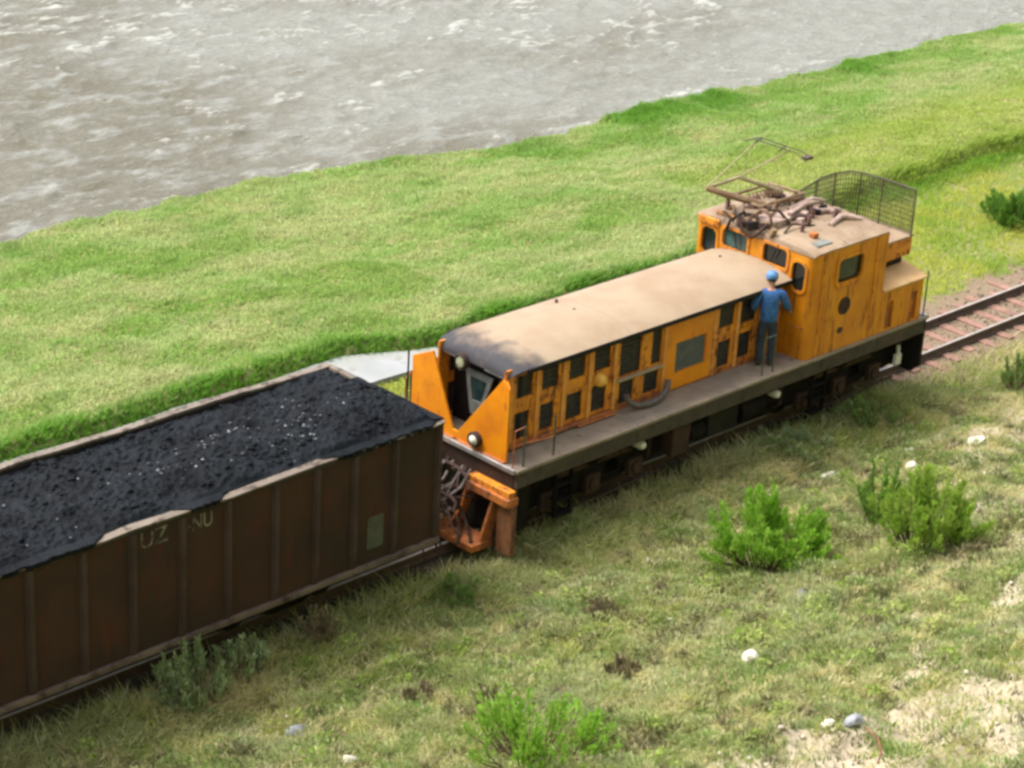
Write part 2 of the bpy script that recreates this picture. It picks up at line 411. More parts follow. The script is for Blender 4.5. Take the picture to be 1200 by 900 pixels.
# bare sandy soil patches (x, y, rx, ry)
SOIL = [(-.9, -11.1, 2.3, 1.3, 1.1), (-1.7, -9.9, .9, .5, .8), (.9, -11.6, 2.4, 1.3, 1.1), (-2.6, -9.6, .8, .6, .8), (2.0, -9.2, .7, .22, .9), (1.1, -9.6, .5, .2, .8), (11.2, -4.1, 2.0, .6, .75), (9.6, -6.3, 1.6, .35, .7), (8.5, -5.9, 1.2, .5, .6),
        (4.4, -3.1, 1.5, .2, .55), (2.7, -3.0, .9, .15, .5), (7.6, -2.5, 1.0, .35, .5), (4.0, -7.4, .8, .3, .5), (13.5, -3.6, 1.6, .6, .6), (6.8, -7.6, 1.2, .3, .6), (3.2, -8.0, .9, .25, .6), (9.0, -4.9, 1.3, .3, .6), (12.0, -2.9, 1.2, .3, .6), (5.0, -8.8, 1.0, .3, .6), (1.2, -8.3, .6, .2, .55), (-.3, -7.9, .5, .18, .5), (8.6, -7.0, .9, .35, .6), (5.5, -3.1, .7, .3, .5)]
def soil_mask(x, y):
    m = np.zeros_like(x)
    for cx, cy, rx, ry, k in SOIL:
        d = np.sqrt(((x - cx) / rx) ** 2 + ((y - cy) / ry) ** 2)
        m = np.maximum(m, k * sm((1.35 - d) / .8))
    return np.clip(m * (2.5 - 2.9 * fbm(x * 2.2, y * 2.6, 31, 4)) , 0, 1)
def track_mask(x, y):
    e = .35 * (fbm(x * 1.1, y * 1.1, 33) - .5)
    near = sm((y + np.where(x > 12, 1.75, .95) + e) / .5) * (1 - sm((y - 1.05 - e * 4) / .7))
    return near
def ground_mat():
    m, nt, out = new_mat('ground'); p = pos(nt)
    a1 = N(nt, 'ShaderNodeAttribute'); a1.attribute_name = 'soil'; a2 = N(nt, 'ShaderNodeAttribute'); a2.attribute_name = 'trackbed'
    n1 = noise(nt, p, .5, 5); n2 = noise(nt, p, 3., 6, .65); n3 = noise(nt, p, 14., 5, .7); n4 = noise(nt, p, 45., 3, .7)
    c = mixc(nt, ramp(nt, n1, .38, .62), (.15, .19, .055), (.23, .23, .085))
    c = mixc(nt, ramp(nt, n2, .50, .66), c, (.29, .25, .13))
    c = mixc(nt, ramp(nt, n3, .60, .74), c, (.11, .085, .045))
    s = mixc(nt, ramp(nt, n2, .35, .65), (.45, .39, .28), (.39, .32, .22)); s = mixc(nt, ramp(nt, n4, .55, .7), s, (.56, .52, .45))
    c = mixc(nt, ramp(nt, mth(nt, 'ADD', a1.outputs['Fac'], mth(nt, 'MULTIPLY', mth(nt, 'SUBTRACT', noise(nt, p, 5., 6, .7), .5), 1.9)), .30, .75), c, s)
    t = mixc(nt, ramp(nt, n3, .38, .62), (.20, .145, .095), (.27, .21, .145)); t = mixc(nt, ramp(nt, n4, .52, .7), t, (.15, .10, .07))
    c = mixc(nt, ramp(nt, mth(nt, 'ADD', a2.outputs['Fac'], mth(nt, 'MULTIPLY', mth(nt, 'SUBTRACT', n2, .5), .6)), .4, .7), c, t)
    a3 = N(nt, 'ShaderNodeAttribute'); a3.attribute_name = 'train_shade'; c = mixc(nt, a3.outputs['Fac'], c, (.035, .028, .022))  # shade under the train, painted dark into the ground colour
    b = N(nt, 'ShaderNodeBsdfPrincipled'); nt.links.new(c, b.inputs['Base Color']); b.inputs['Roughness'].default_value = .95; b.inputs['Specular IOR Level'].default_value = .1
    nt.links.new(bump(nt, mth(nt, 'ADD', n3, mth(nt, 'MULTIPLY', n4, .5)), .7, .05), b.inputs['Normal'])
    nt.links.new(b.outputs[0], out.inputs[0]); return m
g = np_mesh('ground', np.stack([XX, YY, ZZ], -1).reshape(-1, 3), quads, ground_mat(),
            {'soil': soil_mask(XX, YY).ravel(), 'trackbed': (track_mask(XX, YY)).ravel(), 'train_shade': (.85 * sm((YY + 1.3) / .4) * (1 - sm((YY - 1.0) / .5)) * (1 - sm((XX - 12.0) / 1.2))).ravel()}, smooth=True)
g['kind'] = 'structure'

# ------------------------------------------------------------------ river
def river_mat():
    m, nt, out = new_mat('river_water'); p = pos(nt)
    a = N(nt, 'ShaderNodeAttribute'); a.attribute_name = 'crest'
    sxy = N(nt, 'ShaderNodeSeparateXYZ'); nt.links.new(p, sxy.inputs[0])
    big = mth(nt, 'ADD', noise(nt, p, .07, 4, .5, (1., 1.6, 1)), mth(nt, 'MULTIPLY', mth(nt, 'SUBTRACT', sxy.outputs['X'], 22.), .011)); mid = noise(nt, p, .8, 6, .65, (.8, 1.8, 1)); fine = noise(nt, p, 5., 6, .7, (.8, 1.8, 1))  # broad tone; paling along X paints the sky reflection into the water colour
    spray = noise(nt, p, 2.0, 6, .66, (.6, 1.7, 1))
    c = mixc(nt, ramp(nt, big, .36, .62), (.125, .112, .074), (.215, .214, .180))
    c = mixc(nt, ramp(nt, mid, .47, .66), c, (.245, .245, .215)); c = mixc(nt, ramp(nt, fine, .52, .80), c, (.35, .35, .31)); c = mixc(nt, ramp(nt, fine, .46, .28), c, (.17, .16, .125))
    f = mth(nt, 'ADD', a.outputs['Fac'], mth(nt, 'MULTIPLY', mth(nt, 'SUBTRACT', spray, .5), 1.9))
    ff = ramp(nt, f, .28, 1.0)
    c = mixc(nt, ff, c, (.46, .46, .42))
    b = N(nt, 'ShaderNodeBsdfPrincipled'); nt.links.new(c, b.inputs['Base Color'])
    b.inputs['IOR'].default_value = 1.33; b.inputs['Specular IOR Level'].default_value = .5
    rr = N(nt, 'ShaderNodeMapRange'); rr.inputs['To Min'].default_value = .12; rr.inputs['To Max'].default_value = .7
    nt.links.new(ff, rr.inputs['Value']); nt.links.new(rr.outputs['Result'], b.inputs['Roughness'])
    h = mth(nt, 'ADD', mth(nt, 'MULTIPLY', mid, .6), mth(nt, 'MULTIPLY', fine, .35))
    nt.links.new(bump(nt, h, .9, .26), b.inputs['Normal'])
    nt.links.new(b.outputs[0], out.inputs[0]); return m
rx = np.concatenate([[-500, -200, -80, -30, -10], np.arange(-4, 72, .16), [80, 100, 160, 300, 600]])
ry = np.concatenate([np.arange(13.2, 52, .13), [54, 58, 64, 72, 84, 100, 122]])
RX, RY = np.meshgrid(rx, ry, indexing='ij')
fl = .5 * fbm(RX * .12, RY * .12, 44, 3)
wx = RX + 3 * (fbm(RX * .2, RY * .2, 41, 3) - .5); wy = RY + 2.4 * (fbm(RX * .22, RY * .22, 42, 3) - .5)
ridge = 1 - np.abs(2 * fbm(wx * .33, wy * .75, 43, 4) - 1) * 2.2
ridge2 = 1 - np.abs(2 * fbm(wx * .9 + 5, wy * 1.9, 47, 4) - 1) * 2.2
patch = sm((fbm(RX * .10 + 3, RY * .16, 48, 3) - .38) / .25)
crest = np.clip(.55 * sm((ridge - .72) / .28) * (.25 + .75 * patch) + .32 * sm((ridge2 - .74) / .26) * (.3 + .7 * fbm(RX * .5, RY * .6, 49)), 0, 1)
near_sh = np.exp(-((RY - shore(RX) - .9) / .8) ** 2)
crest = np.clip(crest + .25 * near_sh * fbm(RX * .9, RY * 2, 51), 0, 1)
RZ = WATER + .16 * (fbm(wx * .35, wy * .7, 43, 4) - .5) + .09 * (ridge2 - .5) * .6 + .10 * (crest - .2)
RZ = np.where(RY < 13.6, WATER - .3, RZ)
ridx = np.arange(len(rx) * len(ry)).reshape(len(rx), len(ry))
rq = np.stack([ridx[:-1, :-1], ridx[1:, :-1], ridx[1:, 1:], ridx[:-1, 1:]], -1).reshape(-1, 4)
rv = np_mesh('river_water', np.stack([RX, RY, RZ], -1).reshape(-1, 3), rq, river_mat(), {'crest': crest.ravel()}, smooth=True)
rv['kind'] = 'structure'

# ------------------------------------------------------------------ concrete path beyond the track
mb = MB(); n = 60; rings = []
for i in range(n + 1):
    x = -24 + 39 * i / n
    a = 5.22 + .08 * math.sin(x * .9) + .05 * random.random(); b = float(lip_y(x)) + .02 + .05 * math.sin(x * 1.7)
    rings.append([(x, a, -.35), (x, b, -.35), (x, b, -.075), (x, a, -.085)])
mb.loft(rings); pth = mb.build('concrete_path', 'concrete'); pth['kind'] = 'structure'

# ------------------------------------------------------------------ grass
def lerp(a, b, t): return a[None] * (1 - t[:, None]) + b[None] * t[:, None]
def blades(name, x, y, h, wdt, col, lean=.5, label=None):
    n = len(x); z = G(x, y)
    k = in_view(x, y, z, .45); x, y, z, h, wdt, col = x[k], y[k], z[k], h[k], wdt[k], col[k]; n = len(x)
    az = rng.uniform(0, 2 * np.pi, n); ln = lean * rng.uniform(.2, 1., n) * h; a2 = rng.uniform(0, 2 * np.pi, n)
    dx, dy = np.cos(az) * wdt / 2, np.sin(az) * wdt / 2
    tx, ty = np.cos(a2) * ln, np.sin(a2) * ln
    v = np.empty((n, 5, 3))
    v[:, 0] = np.stack([x - dx, y - dy, z - .02], -1); v[:, 1] = np.stack([x + dx, y + dy, z - .02], -1)
    v[:, 2] = np.stack([x + dx * .8 + tx * .4, y + dy * .8 + ty * .4, z + h * .6], -1)
    v[:, 3] = np.stack([x - dx * .8 + tx * .4, y - dy * .8 + ty * .4, z + h * .6], -1)
    v[:, 4] = np.stack([x + tx, y + ty, z + h], -1)
    b = np.arange(n)[:, None] * 5
    t = np.concatenate([b + [[0, 1, 2]], b + [[0, 2, 3]], b + [[3, 2, 4]]], 0)
    c = np.repeat(col, 5, 0)
    return v.reshape(-1, 3), t, c
M['grass'] = leafmat('grass_blades', None, None, None, attr='tint', trans=.55)
A = lambda *c: np.array(c)
def grass_near(n):
    x = rng.uniform(-15, 30, n); y = rng.uniform(-14.5, -.85, n)
    so_ = soil_mask(x, y)
    d = fbm(x * 1.4, y * 1.4, 61, 3); clump = vnoise(x * 4.2, y * 4.2, 62)
    keep = (so_ < .30 + 1.05 * rng.random(n) ** 1.15) & (rng.random(n) < .35 + 1.1 * d) & ((y < -1.25) | (rng.random(n) < .6))
    keep &= ~((y > -1.9) & (x > 12.6) & (rng.random(n) < .7))
    x, y, d, clump = x[keep], y[keep], d[keep], clump[keep]; m = len(x)
    e = sm((y + 2.9 + .8 * (fbm(x * .8, y, 63) - .5)) / 1.0)           # lush belt along the train
    h = (.045 + .11 * clump * d + .05 * rng.random(m)) * (1 + 1.5 * e * fbm(x * .9, y * .9, 64))
    t1 = sm((fbm(x * .45, y * .7, 65) - .36) / .28); t2 = sm((fbm(x * 1.6, y * 2.0, 66) - .46) / .14); t3 = rng.random(m)
    c = lerp(A(.42, .45, .13), A(.64, .58, .29), t1)
    t6 = sm((fbm(x * 1.6 + 3, y * 2.1, 86, 3) - .51) / .09); c = c * (1 - .7 * t6[:, None]) + .7 * t6[:, None] * A(.64, .60, .35)
    c = c * (1 - .78 * t2[:, None]) + .78 * t2[:, None] * A(.17, .28, .05)
    t4 = sm((fbm(x * .6 + 9, y * .9, 67) - .52) / .12)
    c = c * (1 - .6 * t4[:, None]) + .6 * t4[:, None] * A(.34, .41, .23)
    t5 = sm((fbm(x * 2.9 + 9, y * 3.4, 70, 3) - .545) / .07)
    c = c * (1 - .75 * t5[:, None]) + .75 * t5[:, None] * A(.115, .095, .05)
    c = c * (1 - .5 * e[:, None]) + .5 * e[:, None] * lerp(A(.36, .41, .11), A(.56, .52, .22), t1)
    st = t3 > .8; c[st] = A(.60, .54, .32); c *= rng.uniform(.75, 1.3, m)[:, None]
    h = h * .8 * (1 + .7 * sm((y + 1.8) / .4) * (x < 12.3) * (1 - ((x > -.3) & (x < 1.8))))
    kk = (y < -1.05) | (rng.random(m) < .35); x, y, h, c = x[kk], y[kk], h[kk], c[kk]; m = len(x)
    return blades('g', x, y, h, rng.uniform(.014, .028, m), c, 1.9)
def grass_far(n):
    x = rng.uniform(-17, 52, n); y = rng.uniform(5.6, 18.6, n)
    Sx = shore(x); d = fbm(x * 1.2, y * 1.2, 71, 3); lushn = fbm(x * .22, y * .3, 72)
    edge = sm((lip_y(x) + .95 - y - .5 * fbm(x * 1.1, y, 79)) / .6); wet = sm((y - (Sx - 2.4) + 1.6 * (fbm(x * .8, y * .8, 77) - .5)) / 1.2) * sm((fbm(x * .21 + 4, y * .02, 73) - .50) / .10)
    keep = (y < Sx - .1) & (y > lip_y(x) - .05) & (rng.random(n) < .3 + .9 * d + edge * .5 + wet)
    x, y, d, lushn, edge, wet = [q[keep] for q in (x, y, d, lushn, edge, wet)]; m = len(x)
    h = (.035 + .07 * d + .03 * rng.random(m)) * (1 + 1.0 * edge + 1.0 * wet)
    t1 = sm((lushn - .38) / .24); t2 = sm((fbm(x * .75, y * 1.2, 74) - .42) / .2)
    c = lerp(A(.46, .54, .23), A(.33, .48, .14), t1)
    t8 = sm((fbm(x * .8 + 2, y * 2.6, 88, 3) - .52) / .10); c = c * (1 - .4 * t8[:, None]) + .4 * t8[:, None] * A(.56, .56, .30)
    t9 = sm((fbm(x * .8 + 8, y * 2.4, 89, 3) - .56) / .10); c = c * (1 - .55 * t9[:, None]) + .55 * t9[:, None] * A(.25, .38, .09)
    c = c * (1 - .4 * t2[:, None]) + .4 * t2[:, None] * A(.52, .52, .25)
    g2 = sm((fbm(x * .4 + 7, y * .6, 75) - .52) / .1)
    c = c * (1 - .6 * g2[:, None]) + .6 * g2[:, None] * A(.235, .40, .065)
    lo = np.clip(np.maximum(edge * .95, wet * .9), 0, 1)[:, None]
    c = c * (1 - lo) + lo * A(.145, .33, .03)
    yl = (sm((x - 17) / 3) * (1 - sm((y - 9) / 3)))[:, None] * .5
    c = c * (1 - yl) + yl * A(.47, .51, .10)
    c *= rng.uniform(.78, 1.25, m)[:, None]
    return blades('g', x, y, h * .9, rng.uniform(.024, .042, m), c, 1.5)
def grass_mid(n):
    x = rng.uniform(-14, 42, n); y = rng.uniform(1.3, 6.45, n)
    tm = track_mask(x, y); d = fbm(x * 1.3, y * 1.3, 81, 3)
    onpath = ((y > 5.25) & (y < 6.5) & (x < 15.2)) | (y > lip_y(x))
    keep = (rng.random(n) > tm * 1.02) & ~onpath & (rng.random(n) < .3 + d)
    x, y, d = x[keep], y[keep], d[keep]; m = len(x)
    edge = sm((y - 5.6) / .5) * (x > 17)
    h = (.05 + .10 * d) * (1 + .9 * edge)
    t1 = sm((fbm(x * .5, y * .5, 82) - .4) / .2)
    c = lerp(A(.48, .52, .10), A(.33, .46, .07), t1)
    c = c * (1 - .8 * edge[:, None]) + .8 * edge[:, None] * A(.17, .34, .035)
    c *= rng.uniform(.78, 1.25, m)[:, None]
    return blades('g', x, y, h, rng.uniform(.02, .035, m), c, .8)
for nm, fn, cnt, lab in (('hillside_grass', grass_near, 750000, 'rough olive grass on the hillside below the train'), ('riverbank_grass', grass_far, 720000, 'short bright green grass on the bank along the river'),
                    ('trackside_grass', grass_mid, 120000, 'yellow green grass strip beside the track beyond the locomotive')):
    v, t, c = fn(cnt); o = np_mesh(nm, v, t, 'grass', {'tint': c}); o['kind'] = 'stuff'; o['label'] = lab; o['category'] = 'grass'

# ------------------------------------------------------------------ coal wagon
WG = thing('coal_wagon', 'rusty brown open coal wagon with upright side ribs, coupled behind the orange locomotive', 'wagon', (-6.1, 0, 0))
XL = -12.3; WY = 1.32
RIBX = [-.06, -.93, -1.74, -2.47, -3.23, -4.09, -4.89, -5.72, -6.53, -7.37, -8.2, -9.03, -9.86, -10.69, -11.52, XL + .06]
for s in (-1, 1):
    MB().box(XL, 0, s * WY - .02, s * WY + .02, .80, 2.70).build('side_wall', 'wagon', WG)
    MB().box(XL, .0, min(s * 1.25, s * 1.40), max(s * 1.25, s * 1.40), .70, .796).build('sill', 'wagon_sill', WG, bevel=.012)
    for i, x in enumerate(RIBX):
        b = MB(); o = s * (WY + .0225)
        # pressed hat-section rib, tapered at the foot
        for (z0, z1, d0, d1) in ((.80, 1.0, .03, .062), (1.0, 2.697, .062, .062)):
            pts = []
            for z, d in ((z0, d0), (z1, d1)):
                pts.append([(x - .065, o, z), (x - .035, o + s * d, z), (x + .035, o + s * d, z), (x + .065, o, z)])
            b.loft(pts, close=True)
        b.build('rib', 'wagon_rib', WG)
for xx in (XL, -.0):
    e = MB().box(xx - .02 if xx < -1 else xx - .04, xx + .04 if xx < -1 else xx, -WY + .025, WY - .025, .80, 2.70).build('end_wall', 'wagon', WG)
for k, y in enumerate((-1.0, -.34, .34, 1.0)):
    MB().box(.002, .075, y - .05, y + .05, .80, 2.68).build('end_rib', 'wagon_rib', WG)
MB().box(.002, .06, -1.25, 1.25, 1.62, 1.72).build('end_beam', 'wagon_rib', WG)
for s in (-1, 1):
    b = MB(); x = XL
    while x < -.02:
        x2 = min(x + .55, 0)
        def rg(x):
            dz = .012 * math.sin(x * 2.1) + .01 * math.sin(x * 5.3); dy = .012 * math.sin(x * 1.7)
            return [(x, s * 1.27 + dy, 2.748 + dz), (x, s * 1.40 + dy, 2.748 + dz), (x, s * 1.41 + dy, 2.778 + dz), (x, s * 1.27 + dy, 2.787 + dz)]
        if x == XL: rings = [rg(x)]
        rings.append(rg(x2)); x = x2
    b.loft(rings).build('top_rim', 'rim', WG)
    MB().box(XL, 0, *sorted((s * 1.275, s * 1.385)), 2.703, 2.742).build('rim_lip', 'wagon_in', WG)
MB().box(-.075, .035, -1.265, 1.265, 2.703, 2.78).build('end_rim', 'rim', WG, bevel=.01)
MB().box(XL - .035, XL + .075, -1.265, 1.265, 2.703, 2.78).build('end_rim', 'rim', WG, bevel=.01)
b = MB().box(XL + .05, -.1, -1.22, 1.22, .84, .90); b.box(XL + .1, .28, -.16, .16, .56, .83)
for x in np.arange(XL + .5, -.2, .95): b.box(x - .06, x + .06, -1.24, 1.24, .72, .835)
b.build('underframe', 'under', WG)
b = MB().box(.0, .14, -1.2, 1.2, .62, .795); b.build('buffer_beam', 'wagon_rib', WG, bevel=.01)
# coupler between the two vehicles
b = MB().box(.14, .72, -.09, .09, .50, .66).box(.66, .98, -.17, .15, .46, .72).tube([(.9, .16, .59), (1.06, .13, .59), (1.1, 0, .59)], .075, 8)
b.build('coupler', 'brown_box', WG, bevel=.015)
for yy, zz in ((-.42, .0), (.4, .04)):
    MB().tube([(.1, yy, .72), (.35, yy, .66), (.62, yy + .05, .40 + zz), (.9, yy + .02, .36 + zz), (1.15, yy, .55)], .034, 7).build('brake_hose', 'hose', WG, smooth=60)
# hand brake on the wagon end
hb = MB().tube([(.10, -.82, .9), (.10, -.82, 2.0)], .02, 8)
hb = hb.build('brake_rod', 'brown_box', WG)
b = MB()
for k in range(20):
    a, a2 = 2 * math.pi * k / 20, 2 * math.pi * (k + 1) / 20
    b.tube([(.16, -.82 + .24 * math.cos(a), 1.78 + .24 * math.sin(a)), (.16, -.82 + .24 * math.cos(a2), 1.78 + .24 * math.sin(a2))], .018, 6)
for k in range(3):
    a = 2 * math.pi * k / 3; b.tube([(.16, -.82, 1.78), (.16, -.82 + .24 * math.cos(a), 1.78 + .24 * math.sin(a))], .013, 6)
b.build('brake_wheel', 'wagon_sill', WG)
for z in (.95, 1.25, 1.55, 1.85, 2.15, 2.45): MB().tube([(.09, 1.02, z), (.16, 1.02, z), (.16, 1.24, z), (.09, 1.24, z)], .012, 6).build('rung', 'wagon_rib', WG)
# bogies
def wheel_mb(x, y, z, r, inward):
    """flanged wheel, inward = direction of the flange side"""
    s = inward
    prof = [(.05, -.075 * s), (.12, -.07 * s), (.13, -.03 * s), (r - .09, -.02 * s), (r - .07, -.062 * s), (r - .005, -.062 * s), (r, .04 * s), (r + .03, .05 * s), (r + .03, .07 * s), (r - .07, .07 * s), (r - .09, .02 * s), (.13, .03 * s), (.05, .06 * s)]
    return MB().lathe(prof, (x, y, z), 'Y', 24)
def wagon_bogie(cx):
    bg_ = thing('bogie', None, None, (cx, 0, .42)); bg_.parent = WG; bg_.location = (cx + 6.1, 0, .42)
    for ax in (-.85, .85):
        MB().cyl((cx + ax, -.72, .42), (cx + ax, .72, .42), .065, 10).build('axle', 'under', bg_)
        for s in (-1, 1): wheel_mb(cx + ax, s * .50, .42, .42, -s).build('wheel', 'black', bg_, smooth=35)
    for s in (-1, 1):
        o = [(cx - 1.12, .50), (cx - 1.12, .36), (cx - .72, .30), (cx - .30, .16), (cx + .30, .16), (cx + .72, .30), (cx + 1.12, .36), (cx + 1.12, .50), (cx + .45, .70), (cx - .45, .70)]
        h1 = [(cx - .62, .46), (cx - .62, .38), (cx - .3, .28), (cx - .26, .54)]; h2 = [(cx + .62, .46), (cx + .26, .54), (cx + .3, .28), (cx + .62, .38)]
        MB().plate(o, [h1, h2], lambda u, v, d, s=s: (u, s * (.70 + d), v), .10).build('side_frame', 'under', bg_, bevel=.012)
        for ax in (-.85, .85): MB().cyl((cx + ax, s * .70, .42), (cx + ax, s * .86, .42), .10, 12, .08).build('axle_box', 'brown_box', bg_, smooth=40)
        b = MB()
        for k in range(3):
            pts = [(cx + (k - 1) * .15 + .055 * math.cos(t * .9), s * .75 + .055 * math.sin(t * .9), .24 + t * .0125) for t in range(22)]
            b.tube(pts, .015, 6)
        b.build('spring', 'black', bg_)
    MB().box(cx - .2, cx + .2, -.95, .95, .55, .70).build('bolster', 'under', bg_)
wagon_bogie(-2.55); wagon_bogie(-9.6)
# faded lettering on the near side
def letters(txt, x, z, size, parent, mat, y=-1.3435, sx=.8):
    c = bpy.data.curves.new('t', 'FONT'); c.body = txt; c.size = size; c.extrude = .0015
    o = bpy.data.objects.new('t', c); COL.objects.link(o)
    me = bpy.data.meshes.new_from_object(o.evaluated_get(bpy.context.evaluated_depsgraph_get()))
    b = MB(); b.add([(x + v.co.x * sx, y - v.co.z, z + v.co.y) for v in me.vertices], [tuple(p.vertices) for p in me.polygons])
    bpy.data.objects.remove(o); bpy.data.meshes.remove(me)
    return b.build('lettering', mat, parent)
letters('UZ', -5.60, 2.40, .36, WG, 'white_letter', sx=.98)
letters('.', -4.80, 2.46, .45, WG, 'white_letter')
letters('NU', -4.72, 2.40, .33, WG, 'white_letter', sx=.76)
MB().plate(rrect(-1.46, -1.14, 1.02, 1.56, .02), [], lambda u, v, d: (u, -1.344 - d, v), .006).build('placard', 'placard', WG)
MB().tube([(-.32, -1.36, .72), (-.32, -1.42, .5), (-.05, -1.42, .5), (-.05, -1.36, .72)], .018, 6).build('step', 'wagon', WG)

# coal load
def coal_z(x, y):
    t = (y + 1.27) / 2.54
    fall = sm((t - .42) / .56)
    ex = 1 - .45 * sm((x + 1.6) / 1.4)
    z = 2.835 + .085 * np.sin(np.pi * np.clip(t * 1.6, 0, 1)) * (.6 + .8 * fbm(x * .35, y * .1, 91)) - .15 * fall * ex * (.75 + .5 * fbm(x * .6, y * .3, 95))
    lead = sm((y + 1.27) / .10) * sm((1.27 - y) / .06) * (.3 + .7 * sm((-x) / .12))
    z = z + lead * (.26 * (fbm(x * 1.1, y * 1.1, 92, 3) - .5) + .10 * (fbm(x * 5, y * 5, 93, 3) - .5) + .05 * (vnoise(x * 17, y * 17, 94) - .5))
    z = z - .045 * (1 - sm((y + 1.27) / .12)) - .05 * (1 - sm((-x - .02) / .2))
    return z
cxs = np.arange(XL + .06, -.045, .035); cys = np.linspace(-1.268, 1.268, 74)
CX, CY = np.meshgrid(cxs, cys, indexing='ij'); CZ = coal_z(CX, CY)
cv = np.stack([CX, CY, CZ], -1).reshape(-1, 3)
ci = np.arange(CX.size).reshape(CX.shape)
cq = np.stack([ci[:-1, :-1], ci[1:, :-1], ci[1:, 1:], ci[:-1, 1:]], -1).reshape(-1, 4)
# skirt so that the heap is a solid body
lump = MB()
for k in range(1500):
    x = random.uniform(-9.2, -.12); y = random.uniform(-1.22, 1.2)
    if vnoise(np.array([x * 1.1]), np.array([y * 1.1]), 97)[0] < random.uniform(.3, .75): continue
    lump.rock((x, y, float(coal_z(np.array([x]), np.array([y]))[0])), random.choice((.02, .028, .035, .05, .065)), (1, .9, .7), k, 1, .4)
edge = [(x, -1.41) for x in cxs]
sp = MB()   # coal spilt over the rim where the pale edge is hidden
def spill(x0, x1):
    nn = int((x1 - x0) / .06); rings = []
    for i in range(nn + 1):
        x = x0 + (x1 - x0) * i / nn; k = min(1, i / 4, (nn - i) / 4); w_ = 1.27 + .15 * k * (.85 + .3 * random.random())
        zt = float(coal_z(np.array([x]), np.array([-1.24]))[0])
        rings.append([(x, -1.22, 2.74), (x, -1.22, zt), (x, -1.30, max(2.80, zt - .01) + .02 * random.random()), (x, -w_ - .004, 2.80 + .012 * random.random()), (x, -w_ - .004, 2.79 - .055 * k), (x, -1.26, 2.75)])
    sp.loft(rings)
spill(-12.1, -6.15); spill(-5.0, -4.05); spill(-2.35, -.02)
# end rim spill, near half of the wagon end
rings = []
for i in range(31):
    y = -1.33 + 1.95 * i / 30; k = min(1, (30 - i) / 8)
    zt = 2.80 + .03 * random.random()
    rings.append([(-.16, y, 2.72), (-.16, y, zt + .03 * k), (-.02, y, zt), (-.03 + .075 * k + .01 * random.random(), y, 2.792), (-.03 + .075 * k, y, 2.77), (-.1, y, 2.74)])
sp.loft(rings)
allv = np.concatenate([cv, np.array(lump.v), np.array(sp.v)]); 
cm = bpy.data.meshes.new('coal'); nb = len(cv)
faces = [tuple(q) for q in cq.tolist()] + [tuple(i + nb for i in f) for f in lump.f] + [tuple(i + nb + len(lump.v) for i in f) for f in sp.f]
cm.from_pydata(allv.tolist(), [], faces); cm.materials.append(M['coal'])
coal = bpy.data.objects.new('coal', cm); COL.objects.link(coal); coal['kind'] = 'stuff'
tag(coal, 'heaped black coal filling the rusty open wagon', 'coal')
b = MB()
for cx, cy, nn, r in ((-2.64, .27, 14, .2), (-2.3, -.55, 22, .3), (-1.79, -.19, 14, .25), (-4.3, -.3, 14, .3), (-3.53, .03, 9, .25), (-3.0, -.6, 14, .5), (-1.76, .5, 8, .2), (-6.9, -.9, 6, .4), (-5.2, .2, 6, .6), (-1.0, 0, 6, .5)):
    for k in range(nn):
        x = cx + random.gauss(0, r); y = cy + random.gauss(0, r * .6)
        if not (-9 < x < -.1 and -1.2 < y < 1.15): continue
        b.rock((x, y, float(coal_z(np.array([x]), np.array([y]))[0]) + .012), random.choice((.014, .018, .022, .03)), (1, .8, .6), k + 900, 1, .4)
pl = b.build('pale_lumps', 'coal_shiny', coal); pl['kind'] = 'stuff'

# ------------------------------------------------------------------ locomotive
LO = thing('electric_locomotive', 'weathered orange electric locomotive with long low hood, tall cab and raised pantograph', 'locomotive', (7, 0, 0))
DZ = 1.455
P = lambda mb, name, mat, par=LO, **k: mb.build(name, mat, par, **k)
# deck, sills, ends
P(MB().box(1.58, 12.48, -1.45, 1.45, 1.40, DZ), 'deck', 'deck', bevel=.008)
for s in (-1, 1): P(MB().box(1.62, 12.40, min(s * 1.36, s * 1.43), max(s * 1.36, s * 1.43), 1.13, 1.398), 'sill', 'sill')
P(MB().box(1.54, 1.60, -1.40, 1.40, 1.385, 1.47), 'deck_edge', 'steel', bevel=.01)
P(MB().box(1.62, 1.74, -1.34, 1.34, .78, 1.396), 'end_beam', 'brown_box')
b = MB().plate([(-1.40, 1.398), (-1.40, .42), (-1.22, .25), (1.22, .25), (1.40, .42), (1.40, 1.398)], [], lambda u, v, d: (12.42 + d, u, v), .06)
P(b, 'end_plate', 'black')
P(MB().box(1.9, 12.3, -.55, .55, .80, 1.395).box(4.9, 8.6, -1.0, 1.0, .55, 1.0), 'underframe', 'under')
P(MB().box(12.40, 12.5, -1.43, 1.43, 1.40, 1.475), 'deck_edge', 'steel', bevel=.01)

